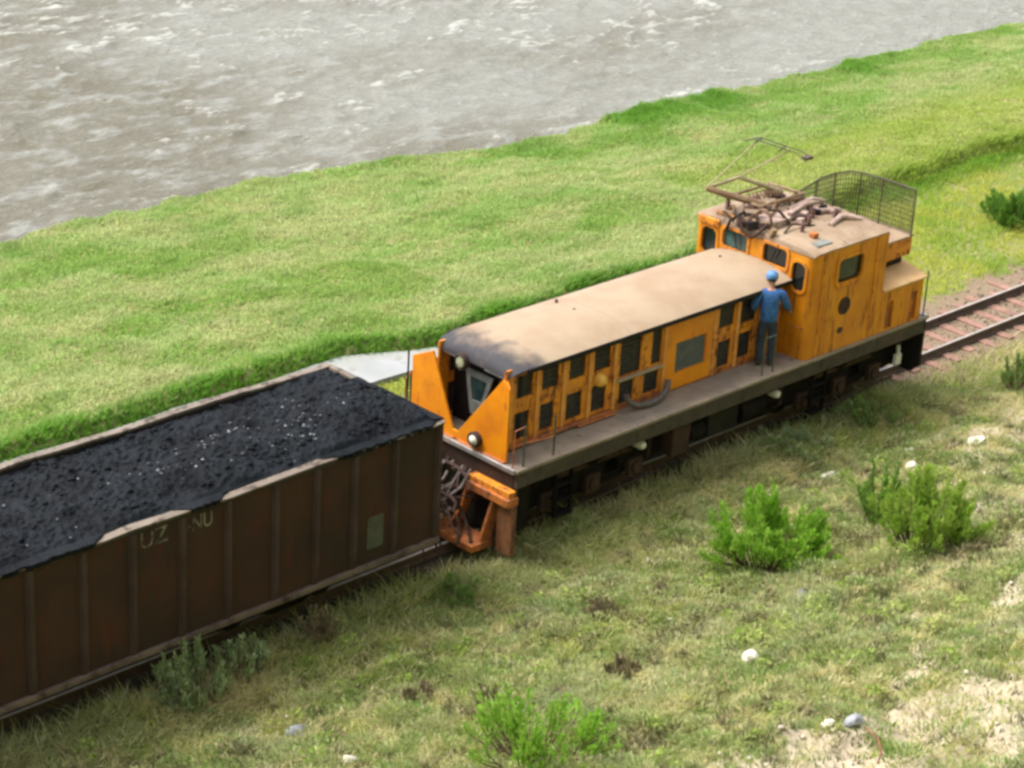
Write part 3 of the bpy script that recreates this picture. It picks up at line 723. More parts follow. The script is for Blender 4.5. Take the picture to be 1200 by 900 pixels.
# hood side with openings
HY = .80
OPEN = [(2.12, 2.49, 2.33, 2.74), (2.70, 3.08, 2.33, 2.75), (3.33, 3.71, 2.34, 2.76), (3.92, 4.30, 2.33, 2.74),
        (2.10, 2.44, 1.60, 2.08), (2.69, 3.01, 1.60, 2.08), (3.30, 3.67, 1.62, 2.09), (3.90, 4.24, 1.60, 2.08),
        (4.55, 5.06, 2.07, 2.80), (4.57, 4.92, 1.55, 1.98), (5.18, 5.55, 1.58, 1.99), (5.33, 5.57, 2.09, 2.80),
        (7.05, 7.45, 2.32, 2.74), (7.63, 8.05, 2.27, 2.74), (7.07, 7.41, 1.56, 2.07), (7.62, 7.96, 1.61, 2.09)]
LOUV = (5.96, 6.70, 1.80, 2.33)
for s in (-1, 1):
    f = lambda u, v, d, s=s: (u, s * (HY - d), v)
    hs_ = P(MB().plate(rect(1.86, 8.76, DZ, 2.885), [rect(a, b2, c, d) for a, b2, c, d in OPEN] + [rect(*LOUV)], f, .035), 'hood_side', 'orange_frame')
    for a, b2, c, d in OPEN:
        g = MB().plate(rect(a - .02, b2 + .02, c - .02, d + .02), [], lambda u, v, dd, s=s: (u, s * (HY - .042 - dd), v), .02)
        n = max(3, int((d - c) / .07))
        for k in range(1, n): g.box(a, b2, min(s * (HY - .041), s * (HY - .028)), max(s * (HY - .041), s * (HY - .028)), c + (d - c) * k / n - .006, c + (d - c) * k / n + .006)
        g.build('grille', 'grille', hs_)
    a, b2, c, d = LOUV
    g = MB().plate(rect(a - .02, b2 + .02, c - .02, d + .02), [], lambda u, v, dd, s=s: (u, s * (HY - .04 - dd), v), .02)
    for k in range(8):
        z = c + (d - c) * (k + .5) / 8
        g.add([(a, s * (HY - .03), z + .03), (b2, s * (HY - .03), z + .03), (b2, s * (HY + .01), z - .02), (a, s * (HY + .01), z - .02)], [(0, 1, 2, 3)])
    g.build('louvre', 'louvre', hs_)
    # raised mullions between the access doors
    y0, y1 = sorted((s * (HY + .002), s * (HY + .032)))
    for x in (1.98, 2.59, 3.205, 3.815, 4.42, 5.65, 6.93, 7.54, 8.17): MB().box(x - .04, x + .04, y0, y1, DZ + .03, 2.80).build('mullion', 'orange_dusty', hs_, bevel=.008)
    rl = MB().box(4.46, 5.60, *sorted((s * (HY + .002), s * (HY + .05))), 2.0, 2.055); rl.build('ledge', 'roof', hs_, bevel=.008)
    fl = MB().box(5.70, 6.89, *sorted((s * (HY + .002), s * (HY + .022))), DZ + .04, 1.78).box(5.70, 6.89, *sorted((s * (HY + .002), s * (HY + .022))), 2.35, 2.82)
    fl.box(5.70, 5.94, *sorted((s * (HY + .002), s * (HY + .022))), 1.782, 2.348).box(6.72, 6.89, *sorted((s * (HY + .002), s * (HY + .022))), 1.782, 2.348)
    fl.build('panel', 'orange', hs_, bevel=.006)
    for a, b2, c, d in OPEN[:4]: MB().box(a - .01, b2 + .01, *sorted((s * (HY + .002), s * (HY + .02))), d + .005, d + .05).build('header_strip', 'rust_red', hs_)
    MB().box(1.90, 8.72, *sorted((s * (HY + .002), s * (HY + .012))), DZ + .004, DZ + .10).build('kick_strip', 'rust_red', hs_)
P(MB().box(2.32, 8.7, -.62, .62, DZ + .005, 2.80), 'machinery', 'black')
# front with V notch between two orange wings
wing = [(-1.14, DZ + .02), (-1.14, 2.76), (-.98, 2.88), (.0, 1.62), (.12, 1.62), (.66, 2.82), (1.14, 2.58), (1.14, DZ + .02)]
P(MB().plate(wing, [], lambda u, v, d: (1.62 + d, u, v), .04), 'front_plate', 'orange', bevel=.008)
for s in (-1, 1):
    zt = 2.74 if s < 0 else 2.57
    P(MB().loft([[(1.662, s * 1.135, z), (1.88, s * .835, z2), (1.88, s * .805, z2), (1.662, s * 1.10, z)] for z, z2 in ((DZ + .005, DZ + .005), (zt, 2.74 if s < 0 else 2.58))]), 'corner_panel', 'orange')
    P(MB().tube([(1.60, s * 1.12, DZ + .02), (1.60, s * .6, DZ + .02), (1.60, s * .05, DZ + .02)], .03, 6), 'front_bead', 'rust_red')
P(MB().box(2.22, 2.27, -.78, .78, DZ + .005, 2.84), 'front_bulkhead', 'black')
fr = P(MB().plate([(-.26, 2.50), (.40, 2.50), (.24, 1.72), (.0, 1.72)], [[(-.12, 2.38), (.28, 2.38), (.20, 1.98), (.0, 1.98)]], lambda u, v, d: (2.16 - d, u, v), .05), 'front_frame', 'greyframe', bevel=.01)
MB().plate([(-.13, 2.39), (.29, 2.39), (.21, 1.97), (-.01, 1.97)], [], lambda u, v, d: (2.15 - d, u, v), .01).build('pane', 'glass_teal', fr)
b = MB()
for k in range(7): b.tube([(2.19, -.7 + .04 * k, 2.55), (2.0, -.6 + .09 * k, 2.0 - .03 * k), (2.1, -.4 + .06 * k, 1.55)], .016, 6)
P(b, 'cables', 'black')
hl = P(MB().lathe([(.13, .03), (.135, -.07), (.115, -.09), (.10, -.05)], (1.60, -.46, 1.66), 'X', 20), 'headlight', 'brown_box', smooth=40)
MB().lathe([(.095, -.045), (.08, -.085), (.0005, -.10)], (1.60, -.46, 1.66), 'X', 20).build('lens', 'lens', hl, smooth=60)
hl = P(MB().lathe([(.13, .06), (.14, -.07), (.12, -.09), (.105, -.05)], (1.885, .22, 2.72), 'X', 20), 'headlight', 'brown_box', smooth=40)
MB().lathe([(.10, -.045), (.085, -.08), (.0005, -.09)], (1.885, .22, 2.72), 'X', 20).build('lens', 'lens_dull', hl, smooth=60)
for a, b2 in ((-.78, -.24), (.36, .78)): P(MB().box(1.93, 1.97, a, b2, 2.70, 2.73), 'roof_strip', 'steel')
# hood roof, domed and rounded at the front
rings = []
for x, dz, wf in ((1.90, .26, .84), (1.92, .19, .89), (1.98, .11, .94), (2.08, .045, .975), (2.25, .01, .995), (2.45, 0, 1), (3.3, 0, 1), (4.6, 0, 1), (6, 0, 1), (7.4, 0, 1), (8.775, 0, 1)):
    top = []; hw = .96 * wf
    for k in range(15):
        t = -1 + 2 * k / 14
        z = 2.90 + .155 * (1 - abs(t) ** 2.6) - dz * (.55 + .45 * (1 - t * t)) 
        top.append((x, hw * t, z))
    bot = [(x, hw * .985, 2.865 - dz * .45), (x, -hw * .985, 2.865 - dz * .45)]
    rings.append(top + bot)
RF = P(MB().loft(rings), 'hood_roof', 'roof', smooth=32)
b = MB()
for s in (-1, 1): b.box(2.2, 8.77, *sorted((s * .94, s * .982)), 2.825, 2.90)
b.build('gutter', 'black', RF)
b = MB()
for x, y in ((4.35, .15), (4.4, .62), (8.3, .35)): b.cyl((x, y, 3.0), (x, y, 3.06), .025, 8)
b.build('bolt', 'brown_box', RF)
# dome lamp and small fittings on the near side
P(MB().lathe([(.0005, -.12), (.06, -.11), (.105, -.06), (.12, 0), (.12, .03)], (4.06, -.825, 2.17), 'Y', 20), 'side_lamp', 'yellowlamp', smooth=50)
# low stowage and pipes along the foot of the hood
b = MB().tube([(1.95, -.86, 1.53), (4.4, -.86, 1.53)], .03, 6).tube([(3.5, -.9, 1.5), (4.4, -.9, 1.49)], .025, 6)
P(b, 'pipe', 'rust_red')

# cab
CY_ = 1.40; X0, X1 = 8.78, 10.92; CR_ = .15; CT = 3.46
cabf = lambda u, v, d: (X0 + d, u, v)
wins_f = [rrect(.86, 1.22, 2.80, 3.30, .12), rrect(.13, .72, 3.05, 3.40, .08), rrect(-.80, -.24, 3.04, 3.40, .08), rrect(-1.235, -.93, 2.72, 3.27, .13)]
cf = P(MB().plate(rect(-CY_ + CR_, CY_ - CR_, DZ, CT), wins_f, cabf, .04), 'cab_front', 'orange_cab')
def frame_of(o, grow):
    cx = sum(p[0] for p in o) / len(o); cy = sum(p[1] for p in o) / len(o)
    hw = max(p[0] for p in o) - cx; hh = max(p[1] for p in o) - cy
    return [(cx + (p[0] - cx) * (hw + grow) / hw, cy + (p[1] - cy) * (hh + grow) / hh) for p in o]
for i, o in enumerate(wins_f):
    wf = MB().plate(frame_of(o, .05), [frame_of(o, -.005)], lambda u, v, d: (X0 - .002 - d, u, v), .022).build('window_frame', 'orange_frame' if i in (1, 2) else 'orange_cab', cf, bevel=.006)
    MB().plate(frame_of(o, .01), [], lambda u, v, d: (X0 + .045 + d, u, v), .01).build('pane', 'glass_teal' if i == 1 else 'glass', cf)
b = MB().tube([(X0 - .03, -.55, 3.36), (X0 - .03, -.45, 3.1)], .012, 5).tube([(X0 - .03, .45, 3.40), (X0 - .03, .36, 3.1)], .012, 5); b.build('wiper', 'black', cf)
for s in (-1, 1):
    wo = rrect(9.50, 10.22, 2.77, 3.24, .10)
    ff = lambda u, v, d, s=s: (u, s * (CY_ - d), v)
    cs = P(MB().plate(rect(X0 + CR_, X1 - .02, DZ, CT), [wo], ff, .04), 'cab_side', 'orange_cab')
    MB().plate(frame_of(wo, .06), [frame_of(wo, -.005)], lambda u, v, d, s=s: (u, s * (CY_ + .002 + d), v), .022).build('window_frame', 'orange_cab', cs, bevel=.006)
    MB().plate(frame_of(wo, .01), [], lambda u, v, d, s=s: (u, s * (CY_ - .05 - d), v), .01).build('pane', 'glass', cs)
    MB().box(9.48, 10.24, *sorted((s * (CY_ + .026), s * (CY_ + .05))), 2.70, 2.725).build('sill', 'orange_frame', cs)
    # round builder's emblem and a smaller plate under it
    em = MB().lathe([(.0005, -.012 * -s), (.17, -.012 * -s), (.17, .002 * -s), (.0005, .002 * -s)], (9.80, s * (CY_ + .006), 2.30), 'Y', 24).build('emblem', 'emblem', cs)
    MB().lathe([(.13, -.018 * -s), (.155, -.018 * -s), (.155, -.01 * -s), (.13, -.01 * -s)], (9.80, s * (CY_ + .006), 2.30), 'Y', 24).build('ring', 'brown_box', em)
    b = MB().box(9.68, 9.92, *sorted((s * (CY_ + .02), s * (CY_ + .028))), 2.27, 2.33).box(9.78, 9.82, *sorted((s * (CY_ + .02), s * (CY_ + .028))), 2.335, 2.42).box(9.78, 9.82, *sorted((s * (CY_ + .02), s * (CY_ + .028))), 2.18, 2.265); b.build('mark', 'brown_box', em)
    MB().plate([(9.70, 1.89), (9.66, 1.82), (9.74, 1.76), (9.83, 1.80), (9.82, 1.88)], [], lambda u, v, d, s=s: (u, s * (CY_ + .002 + d), v), .012).build('plate', 'emblem', cs)
    for x in (9.08, 10.62): MB().box(x - .02, x + .02, *sorted((s * (CY_ + .002), s * (CY_ + .02))), DZ + .02, CT - .02).build('door_strip', 'orange_frame', cs)
    MB().tube([(9.2, s * (CY_ + .0), 2.6), (9.2, s * (CY_ + .06), 2.58), (9.2, s * (CY_ + .06), 1.85), (9.2, s * (CY_ + .0), 1.83)], .012, 6).build('grab_rail', 'orange_frame', cs)
    # rounded front corner post
    ring = [];
    for z in (DZ, CT):
        r_ = []
        for k in range(9):
            a = R(90 * k / 8); r_.append((X0 + CR_ - CR_ * math.cos(a), s * (CY_ - CR_ + CR_ * math.sin(a)), z))
        r_ += [(X0 + CR_ - (CR_ - .04) * math.cos(R(90 * k / 8)), s * (CY_ - CR_ + (CR_ - .04) * math.sin(R(90 * k / 8))), z) for k in range(8, -1, -1)]
        ring.append(r_)
    P(MB().loft(ring), 'corner_post', 'orange_cab', smooth=40)
P(MB().box(X1 - .02, X1 + .02, -CY_ + .002, CY_ - .002, DZ + .002, CT - .002), 'cab_back', 'orange_cab')
P(MB().box(X0 + .3, X1 - .1, -1.15, 1.15, DZ + .01, 2.55), 'control_desk', 'black')
rings = []
for x, dz, wf in ((8.775, .10, .985), (8.79, .05, .995), (8.85, .015, 1), (9.2, 0, 1), (10.4, 0, 1), (10.90, .01, 1), (10.945, .06, .99)):
    r_ = []
    for k in range(17):
        t = -1 + 2 * k / 16; r_.append((x, 1.41 * wf * t, 3.49 + .095 * (1 - abs(t) ** 5) - dz * (1 - .3 * t * t)))
    r_ += [(x, 1.41 * wf, 3.463 - dz * .35), (x, -1.41 * wf, 3.463 - dz * .35)]
    rings.append(r_)
CRF = P(MB().loft(rings), 'cab_roof', 'cabroof', smooth=30)
# rear hood
b = MB().plate(rect(X1 + .022, 12.22, DZ, 2.28), [rect(11.12, 11.34, 1.50, 2.04), rect(11.86, 12.07, 1.50, 2.06)], lambda u, v, d: (u, -1.40 + d, v), .04)
rh = P(b, 'rear_hood', 'orange_cab')
for x in (11.23, 11.97): MB().box(x - .15, x + .15, -1.352, -1.34, 1.46, 2.1).build('vent', 'rust_red', rh)
MB().box(X1 + .022, 12.22, 1.36, 1.40, DZ, 2.28).box(12.18, 12.22, -1.355, 1.355, DZ + .002, 2.277).build('panel', 'orange_cab', rh)
MB().loft([[(x, -1.45, 2.285), (x, -1.45, 2.325), (x, -.86, 2.47), (x, .86, 2.47), (x, 1.45, 2.325), (x, 1.45, 2.285)] for x in (X1 + .024, 12.27)]).build('slab', 'slab', rh, bevel=.01)
MB().box(X1 + .024, 12.10, -.92, .92, 2.475, 2.66).build('louvre', 'black', rh)
MB().box(X1 + .022, 12.16, -1.06, 1.06, 2.66, 3.02).build('resistor_box', 'orange_frame', rh, bevel=.015)
MB().box(X1 + .021, 12.19, -1.09, 1.09, 3.022, 3.06).build('lid', 'cabroof', rh, bevel=.01)
# wire mesh guard round the rear end of the roof
gp = P(MB().tube([(10.25, .42, 3.60), (10.25, .42, 3.72)], .02, 6), 'mesh_guard', 'mesh')
path = [(9.95, .46), (10.35, .44), (11.0, .42), (11.6, .44), (11.9, .36), (12.05, .12), (12.08, -.3), (12.08, -.75), (12.06, -1.08)]
seg = []
for i in range(len(path) - 1):
    a, b2 = Vector(path[i]), Vector(path[i + 1]); n = max(1, int((b2 - a).length / .055))
    for k in range(n): seg.append(a.lerp(b2, k / n))
seg.append(Vector(path[-1]))
top = lambda i: 3.66 + .29 * min(1, i / 20) 
b = MB()
for i, p in enumerate(seg): b.tube([(p.x, p.y, 3.08 if p.x > 10.99 else 3.60), (p.x, p.y, top(i))], .009, 4)
for q in range(9):
    zz = 3.14 + q * .095
    pts = [(p.x, p.y, zz) for i, p in enumerate(seg) if (p.x > 10.99 or zz > 3.6) and zz < top(i)]
    if len(pts) > 1: b.tube(pts, .008, 4)
b.build('wire', 'mesh', gp)
b = MB().tube([(p.x, p.y, top(i)) for i, p in enumerate(seg)], .018, 6)
for j in (0, 9, 18, 28, 37, 45, len(seg) - 1):
    j = min(j, len(seg) - 1); p = seg[j]; b.tube([(p.x, p.y, 3.06 if p.x > 10.99 else 3.58), (p.x, p.y, top(j))], .02, 6)
b.build('frame', 'mesh', gp)
# roof equipment
ins = lambda c, h=.22, r=.06: MB().lathe([(.03, 0), (r, .02), (r * .6, .05), (r, .08), (r * .6, .11), (r, .14), (r * .6, .17), (.035, h)], c, 'Z', 14)
pg = P(MB().tube([(9.15, .25, 3.84), (10.45, .25, 3.84)], .03, 6).tube([(9.15, 1.05, 3.80), (10.45, 1.05, 3.80)], .03, 6).tube([(9.2, .2, 3.84), (9.2, 1.1, 3.81)], .03, 6).tube([(10.4, .2, 3.84), (10.4, 1.1, 3.81)], .03, 6), 'pantograph', 'panto')
for x, y in ((9.2, .25), (10.4, .25), (9.2, 1.02), (10.4, 1.02)): ins((x, y, 3.575 - .02)).build('insulator', 'ceramic', pg, smooth=40)
E1, E2 = (8.62, 1.08, 4.07), (9.52, 1.08, 4.10)
MB().tube([(9.42, .35, 3.80), (9.0, .72, 3.93), E1], [.07, .065, .055], 8).build('lower_arm', 'panto', pg)
MB().tube([(10.25, .62, 3.80), (9.9, .85, 3.95), E2], [.05, .045, .04], 8).build('lower_arm', 'panto_pale', pg)
MB().tube([E1, E2], .034, 8).build('elbow_tube', 'panto_pale', pg)
H1, H2 = (9.74, .98, 4.74), (10.05, .38, 4.70)
MB().tube([E1, H1], [.016, .012], 6).build('upper_arm', 'panto_pale', pg)
MB().tube([E2, H2], [.015, .011], 6).build('upper_arm', 'panto_pale', pg)
MB().tube([E1, H2], .007, 5).tube([E2, H1], .007, 5).build('brace', 'panto_pale', pg)
b = MB()
for dx in (-.08, .08):
    pts = []
    for k in range(13):
        y = 1.25 - 1.45 * k / 12; e = abs(k - 6) / 6; pts.append((9.87 + dx, y, 4.80 - .10 * max(0, e - .7) / .3))
    b.tube(pts, .012, 6)
for y in (.98, .40): b.tube([(9.74, y, 4.74), (9.95, y, 4.80)], .016, 5)
b.obox((9.9, -.14, 4.74), (.2, .12, .05), (0, 0, 0))
b.build('collector_head', 'mesh', pg)
b = MB()
for k in range(26):
    pass
for q in range(2):
    pts = [(9.35 + t * .018, .55 + q * .16 + .045 * math.cos(t * 1.1), 3.86 + .045 * math.sin(t * 1.1)) for t in range(46)]
    b.tube(pts, .012, 5)
b.build('spring', 'panto', pg)
# clutter on the cab roof
ra = P(MB().box(9.0, 9.5, -.25, .20, 3.585, 3.72).box(9.55, 9.95, -.15, .12, 3.59, 3.68), 'roof_box', 'pinkgrey', bevel=.02)
b = MB()
for k in range(16):
    a, a2 = 2 * math.pi * k / 16, 2 * math.pi * (k + 1) / 16
    b.tube([(8.98, -.02 + .17 * math.cos(a), 3.72 + .17 * math.sin(a)), (8.98, -.02 + .17 * math.cos(a2), 3.72 + .17 * math.sin(a2))], .03, 6)
P(b, 'cable_reel', 'panto')
for pts, r, mm in (([(9.2, .0, 3.74), (9.6, .25, 3.82), (10.3, .3, 3.74), (10.8, .55, 3.62)], .03, 'panto'),
                   ([(8.95, .25, 3.66), (9.05, .1, 3.86), (9.3, -.1, 3.84), (9.4, -.3, 3.62)], .03, 'brown_box'),
                   ([(9.6, -.1, 3.70), (10.1, -.05, 3.78), (10.7, .1, 3.66)], .045, 'pinkgrey'),
                   ([(9.9, .15, 3.65), (10.5, .1, 3.76), (10.9, .15, 3.62)], .05, 'pinkgrey'),
                   ([(8.9, .45, 3.62), (9.2, .62, 3.9), (9.5, .5, 3.66)], .028, 'panto'),
                   ([(9.0, -.5, 3.60), (9.3, -.42, 3.68), (9.8, -.55, 3.58)], .02, 'brown_box')):
    P(MB().tube(pts, r, 8), 'conduit', mm, smooth=60)
for x, y, h in ((9.75, -.45, .15), (10.1, -.25, .16), (10.45, -.5, .15), (9.35, -.62, .13)): P(ins((x, y, 3.565), h + .04, .05), 'insulator', 'ceramic', smooth=40)
P(MB().tube([(10.0, -.75, 3.60), (10.45, -.62, 3.64), (10.8, -.85, 3.58)], [.05, .06, .04], 8).tube([(10.3, -.15, 3.63), (10.65, -.35, 3.64), (10.8, -.3, 3.6)], .055, 8), 'horn', 'pinkgrey', smooth=60)
P(MB().box(9.05, 9.45, -1.25, -.95, 3.515, 3.56), 'roof_patch', 'greyframe', bevel=.01)
P(MB().box(9.25, 9.38, -.98, -.86, 3.53, 3.66), 'roof_post', 'rust_red', bevel=.01)
P(MB().tube([(8.85, .95, 3.52), (8.85, .95, 3.62), (8.85, .55, 3.62), (8.85, .55, 3.55)], .02, 6), 'roof_step', 'orange_frame')

rc = random.Random(3)
for k in range(24):
    x, y = rc.uniform(8.95, 10.6), rc.uniform(-.6, 1.0); zz = 3.58
    P(MB().obox((x, y, zz + .05), (rc.uniform(.07, .22), rc.uniform(.06, .16), rc.uniform(.07, .16)), (rc.uniform(-.2, .2), rc.uniform(-.2, .2), rc.uniform(0, 3))), 'roof_fitting', rc.choice(('panto', 'brown_box', 'pinkgrey', 'black')), bevel=.012)
for k in range(9):
    x, y = rc.uniform(8.85, 10.2), rc.uniform(-.3, 1.0); p = [Vector((x, y, 3.58))]
    d = Vector((rc.uniform(-1, 1), rc.uniform(-1, 1), .7)).normalized() * .14
    for j in range(4): p.append(p[-1] + d); d = (d + Vector((rc.uniform(-.06, .06), rc.uniform(-.06, .06), -.07)))
    P(MB().tube([tuple(q) for q in p], rc.choice((.02, .028, .035)), 6), 'cable', rc.choice(('panto', 'brown_box', 'pinkgrey')), smooth=60)

for k in range(12):
    x, y = rc.uniform(8.74, 9.1), rc.uniform(-.45, .6); zz = 3.56
    P(MB().obox((x, y, zz + .05), (rc.uniform(.08, .2), rc.uniform(.08, .18), rc.uniform(.08, .2)), (rc.uniform(-.4, .4), rc.uniform(-.4, .4), rc.uniform(0, 3))), 'roof_fitting', rc.choice(('panto', 'brown_box', 'black', 'black')), bevel=.012)
P(MB().tube([(8.72, .35, 3.72), (8.68, .2, 3.5), (8.72, .0, 3.42), (8.72, -.15, 3.55), (8.9, -.2, 3.7)], .035, 7), 'cable', 'brown_box', smooth=60)
P(MB().tube([(8.74, .62, 3.40), (8.70, .52, 3.6), (8.95, .4, 3.75)], .03, 7), 'cable', 'black', smooth=60)
P(MB().box(8.72, 8.79, .80, 1.30, 3.36, 3.50), 'eave_board', 'orange_frame', bevel=.02)

# handrails
for s in (-1, 1):
    for x in (1.80, 2.48): P(MB().tube([(x, s * 1.36, DZ), (x, s * 1.36, 2.17)], .02, 6), 'handrail_post', 'post')
    P(MB().tube([(1.80, s * 1.36, 1.85), (2.48, s * 1.36, 1.80)], .012, 6), 'handrail', 'rust_red'); P(MB().tube([(1.80, s * 1.36, 2.15), (1.64, s * 1.30, 2.1), (1.62, s * 1.30, DZ)], .014, 6), 'handrail', 'rust_red')
P(MB().tube([(1.64, 1.26, DZ), (1.64, 1.26, 2.62)], .018, 6), 'handrail', 'black')
P(MB().tube([(7.70, -1.34, DZ), (7.70, -1.34, 2.16), (7.99, -1.34, 2.16), (7.99, -1.34, DZ)], .016, 6), 'handrail', 'post')
for x, y, z in ((12.40, -1.36, 2.35), (12.44, -1.0, 2.15), (12.44, 1.3, 2.3)): P(MB().tube([(x, y, DZ), (x, y, z)], .016, 6), 'handrail_post', 'post')
P(MB().tube([(8.74, -.98, 2.10), (8.68, -1.02, 2.12), (8.68, -1.30, 2.10), (8.74, -1.34, 2.08)], .016, 6), 'grab_rail', 'rust_red')
# front step recess in rusty orange steel
st = P(MB().box(1.36, 1.60, -1.50, -.46, .88, 1.02), 'front_step', 'rust_red', bevel=.012)
MB().box(1.42, 1.58, -1.46, -.52, 1.022, 1.12).build('top_plate', 'orange_frame', st, bevel=.01)
MB().loft([[(1.58, -.46, .88), (1.40, -.46, .88), (1.40, -.51, .88), (1.58, -.51, .88)], [(1.52, -.42, .5), (1.34, -.42, .5), (1.34, -.47, .5), (1.52, -.47, .5)], [(1.50, -.26, .12), (1.18, -.26, .12), (1.18, -.31, .12), (1.50, -.31, .12)]]).build('side_plate', 'rust_red', st)
MB().loft([[(1.58, -1.08, .88), (1.40, -1.08, .88), (1.40, -1.13, .88), (1.58, -1.13, .88)], [(1.50, -.98, .12), (1.24, -.98, .12), (1.24, -1.03, .12), (1.50, -1.03, .12)]]).build('side_plate', 'rust_red', st)
MB().box(1.02, 1.50, -1.08, .20, .02, .135).build('tread', 'rust_red', st, bevel=.01)
MB().box(1.46, 1.58, -1.50, -1.16, -.02, .876).build('column', 'column_rust', st, bevel=.01)
MB().box(1.585, 1.61, -1.10, -.47, .12, .87).build('back_plate', 'black', st)
MB().box(1.36, 1.60, .46, 1.50, .88, 1.02).box(1.10, 1.50, .30, 1.06, .04, .115).box(1.46, 1.58, 1.16, 1.50, -.02, .876).build('far_step', 'rust_red', st, bevel=.012)
# coupler, hoses and tangle of pipes at the front
P(MB().box(1.05, 1.62, -.08, .10, .50, .68).box(1.0, 1.25, -.14, .18, .46, .74), 'coupler', 'brown_box', bevel=.015)
b = MB()
for k in range(44):
    y = random.uniform(-.6, .95); x = random.uniform(.55, 1.6); z = random.uniform(.3, 1.2)
    pts = [Vector((x, y, z))]; d = Vector((random.uniform(-1, 1), random.uniform(-1, 1), random.uniform(-.8, .8))).normalized() * .16
    for j in range(4):
        d = (d + Vector((random.uniform(-.1, .1), random.uniform(-.1, .1), random.uniform(-.12, .08)))); p = pts[-1] + d
        p.x = min(1.6, max(.35, p.x)); p.z = max(.15, min(1.25, p.z)); pts.append(p)
    b.tube(pts, random.choice((.012, .018, .025, .03)), 6)
P(b, 'pipework', 'brown_box')
b = MB()
for k in range(12):
    y = random.uniform(-.6, .7); pts = [(1.5, y, 1.15), (1.2, y + random.uniform(-.1, .1), .95), (.95 + random.uniform(-.1, .1), y + random.uniform(-.2, .2), .7), (1.1, y + random.uniform(-.2, .2), .4)]
    b.tube(pts, random.choice((.012, .02, .026)), 6)
P(b, 'loose_hoses', 'hose', smooth=60)
P(MB().box(1.2, 1.6, .35, .75, .95, 1.2), 'jumper_box', 'orange_frame', bevel=.015)
P(MB().box(1.615, 1.64, -.44, 1.0, .1, .95), 'back_plate', 'black')
P(MB().lathe([(.0005, 0), (.045, .01), (.05, .05), (.03, .09)], (1.2, -.12, .72), 'Z', 10), 'valve', 'greyframe')

# bogies and gear below the deck
def loco_bogie(cx):
    bg_ = thing('bogie', None, None, (0, 0, 0)); bg_.parent = LO; bg_.location = (cx - 7, 0, .45)
    for ax in (-1.05, 0, 1.05):
        MB().cyl((cx + ax, -.8, .45), (cx + ax, .8, .45), .07, 10).build('axle', 'under', bg_)
        for s in (-1, 1): wheel_mb(cx + ax, s * .50, .45, .45, -s).build('wheel', 'black', bg_, smooth=35)
    for s in (-1, 1):
        o = [(cx - 1.75, .74), (cx - 1.75, .50), (cx - 1.2, .40), (cx - .75, .34), (cx - .3, .30), (cx + .3, .30), (cx + .75, .34), (cx + 1.2, .40), (cx + 1.75, .50), (cx + 1.75, .74), (cx + .9, .86), (cx - .9, .86)]
        hs2 = [rrect(cx + d - .16, cx + d + .16, .48, .70, .05) for d in (-.55, .55)]
        MB().plate(o, hs2, lambda u, v, d, s=s: (u, s * (.92 + d), v), .09).build('side_frame', 'under', bg_, bevel=.012)
        for ax in (-1.05, 0, 1.05):
            MB().box(cx + ax - .17, cx + ax + .17, *sorted((s * 1.012, s * 1.12)), .30, .62).cyl((cx + ax, s * 1.12, .46), (cx + ax, s * 1.17, .46), .11, 14).build('axle_box', 'brown_box', bg_, bevel=.012)
        for d in (-.52, .52):
            b = MB()
            for k in range(5): b.box(cx + d - .42 + .06 * k, cx + d + .42 - .06 * k, *sorted((s * 1.02, s * 1.10)), .80 + .028 * k, .825 + .028 * k)
            b.build('leaf_spring', 'brown_box', bg_)
        for d in (-1.62, 1.62): MB().obox((cx + d, s * .5, .4), (.07, .12, .4), (0, .15 if d < 0 else -.15, 0)).build('brake_shoe', 'brown_box', bg_)
        MB().tube([(cx - 1.6, s * 1.15, .24), (cx, s * 1.17, .20), (cx + 1.6, s * 1.15, .24)], .018, 6).build('brake_rod', 'brown_box', bg_)
loco_bogie(3.75); loco_bogie(10.35)
P(MB().box(5.55, 6.0, -1.25, -.8, .45, 1.05), 'equipment_box', 'brown_box', bevel=.015)
P(MB().box(6.5, 7.3, -1.22, -.85, .55, 1.1), 'equipment_box', 'black', bevel=.015)
P(MB().cyl((6.05, -1.05, .72), (6.42, -1.05, .72), .20, 16), 'air_tank', 'under', smooth=40); P(MB().cyl((7.4, -1.05, .75), (8.0, -1.05, .75), .22, 16), 'air_tank', 'under', smooth=40)
P(MB().box(5.6, 8.2, .8, 1.25, .5, 1.1), 'equipment_box', 'black', bevel=.015)
for x, z, r in ((4.72, .95, .085), (8.26, .93, .085)):
    P(MB().lathe([(.0005, -.10), (r * .7, -.09), (r, -.03), (r, .12), (r * .5, .16)], (x, -1.24, z), 'Y', 16), 'sandbox_cap', 'white', smooth=50)
P(MB().box(11.88, 12.06, -1.24, -1.16, .5, .72).cyl((11.98, -1.2, .72), (11.96, -1.2, .9), .04, 8), 'sandbox_cap', 'white', bevel=.015)
for x in (2.1, 5.0, 8.5, 12.0):
    P(MB().tube([(x, -1.2, 1.1), (x + .05, -1.15, .6), (x + .12, -.75, .25)], .03, 7), 'sand_pipe', 'brown_box', smooth=60)
P(MB().tube([(1.9, -1.3, 1.08), (12.2, -1.3, 1.05)], .03, 6), 'brake_pipe', 'under')
P(MB().box(1.75, 2.0, -1.34, -.6, .3, 1.1), 'front_guard', 'under')
for x in (2.6, 9.2):
    b = MB()
    for k in range(3): b.box(x + .0, x + .35, -1.40, -1.22, .28 + .28 * k, .31 + .28 * k)
    b.box(x - .02, x + .0, -1.38, -1.3, .28, 1.12).box(x + .35, x + .37, -1.38, -1.3, .28, 1.12)
    P(b, 'foot_ladder', 'under')

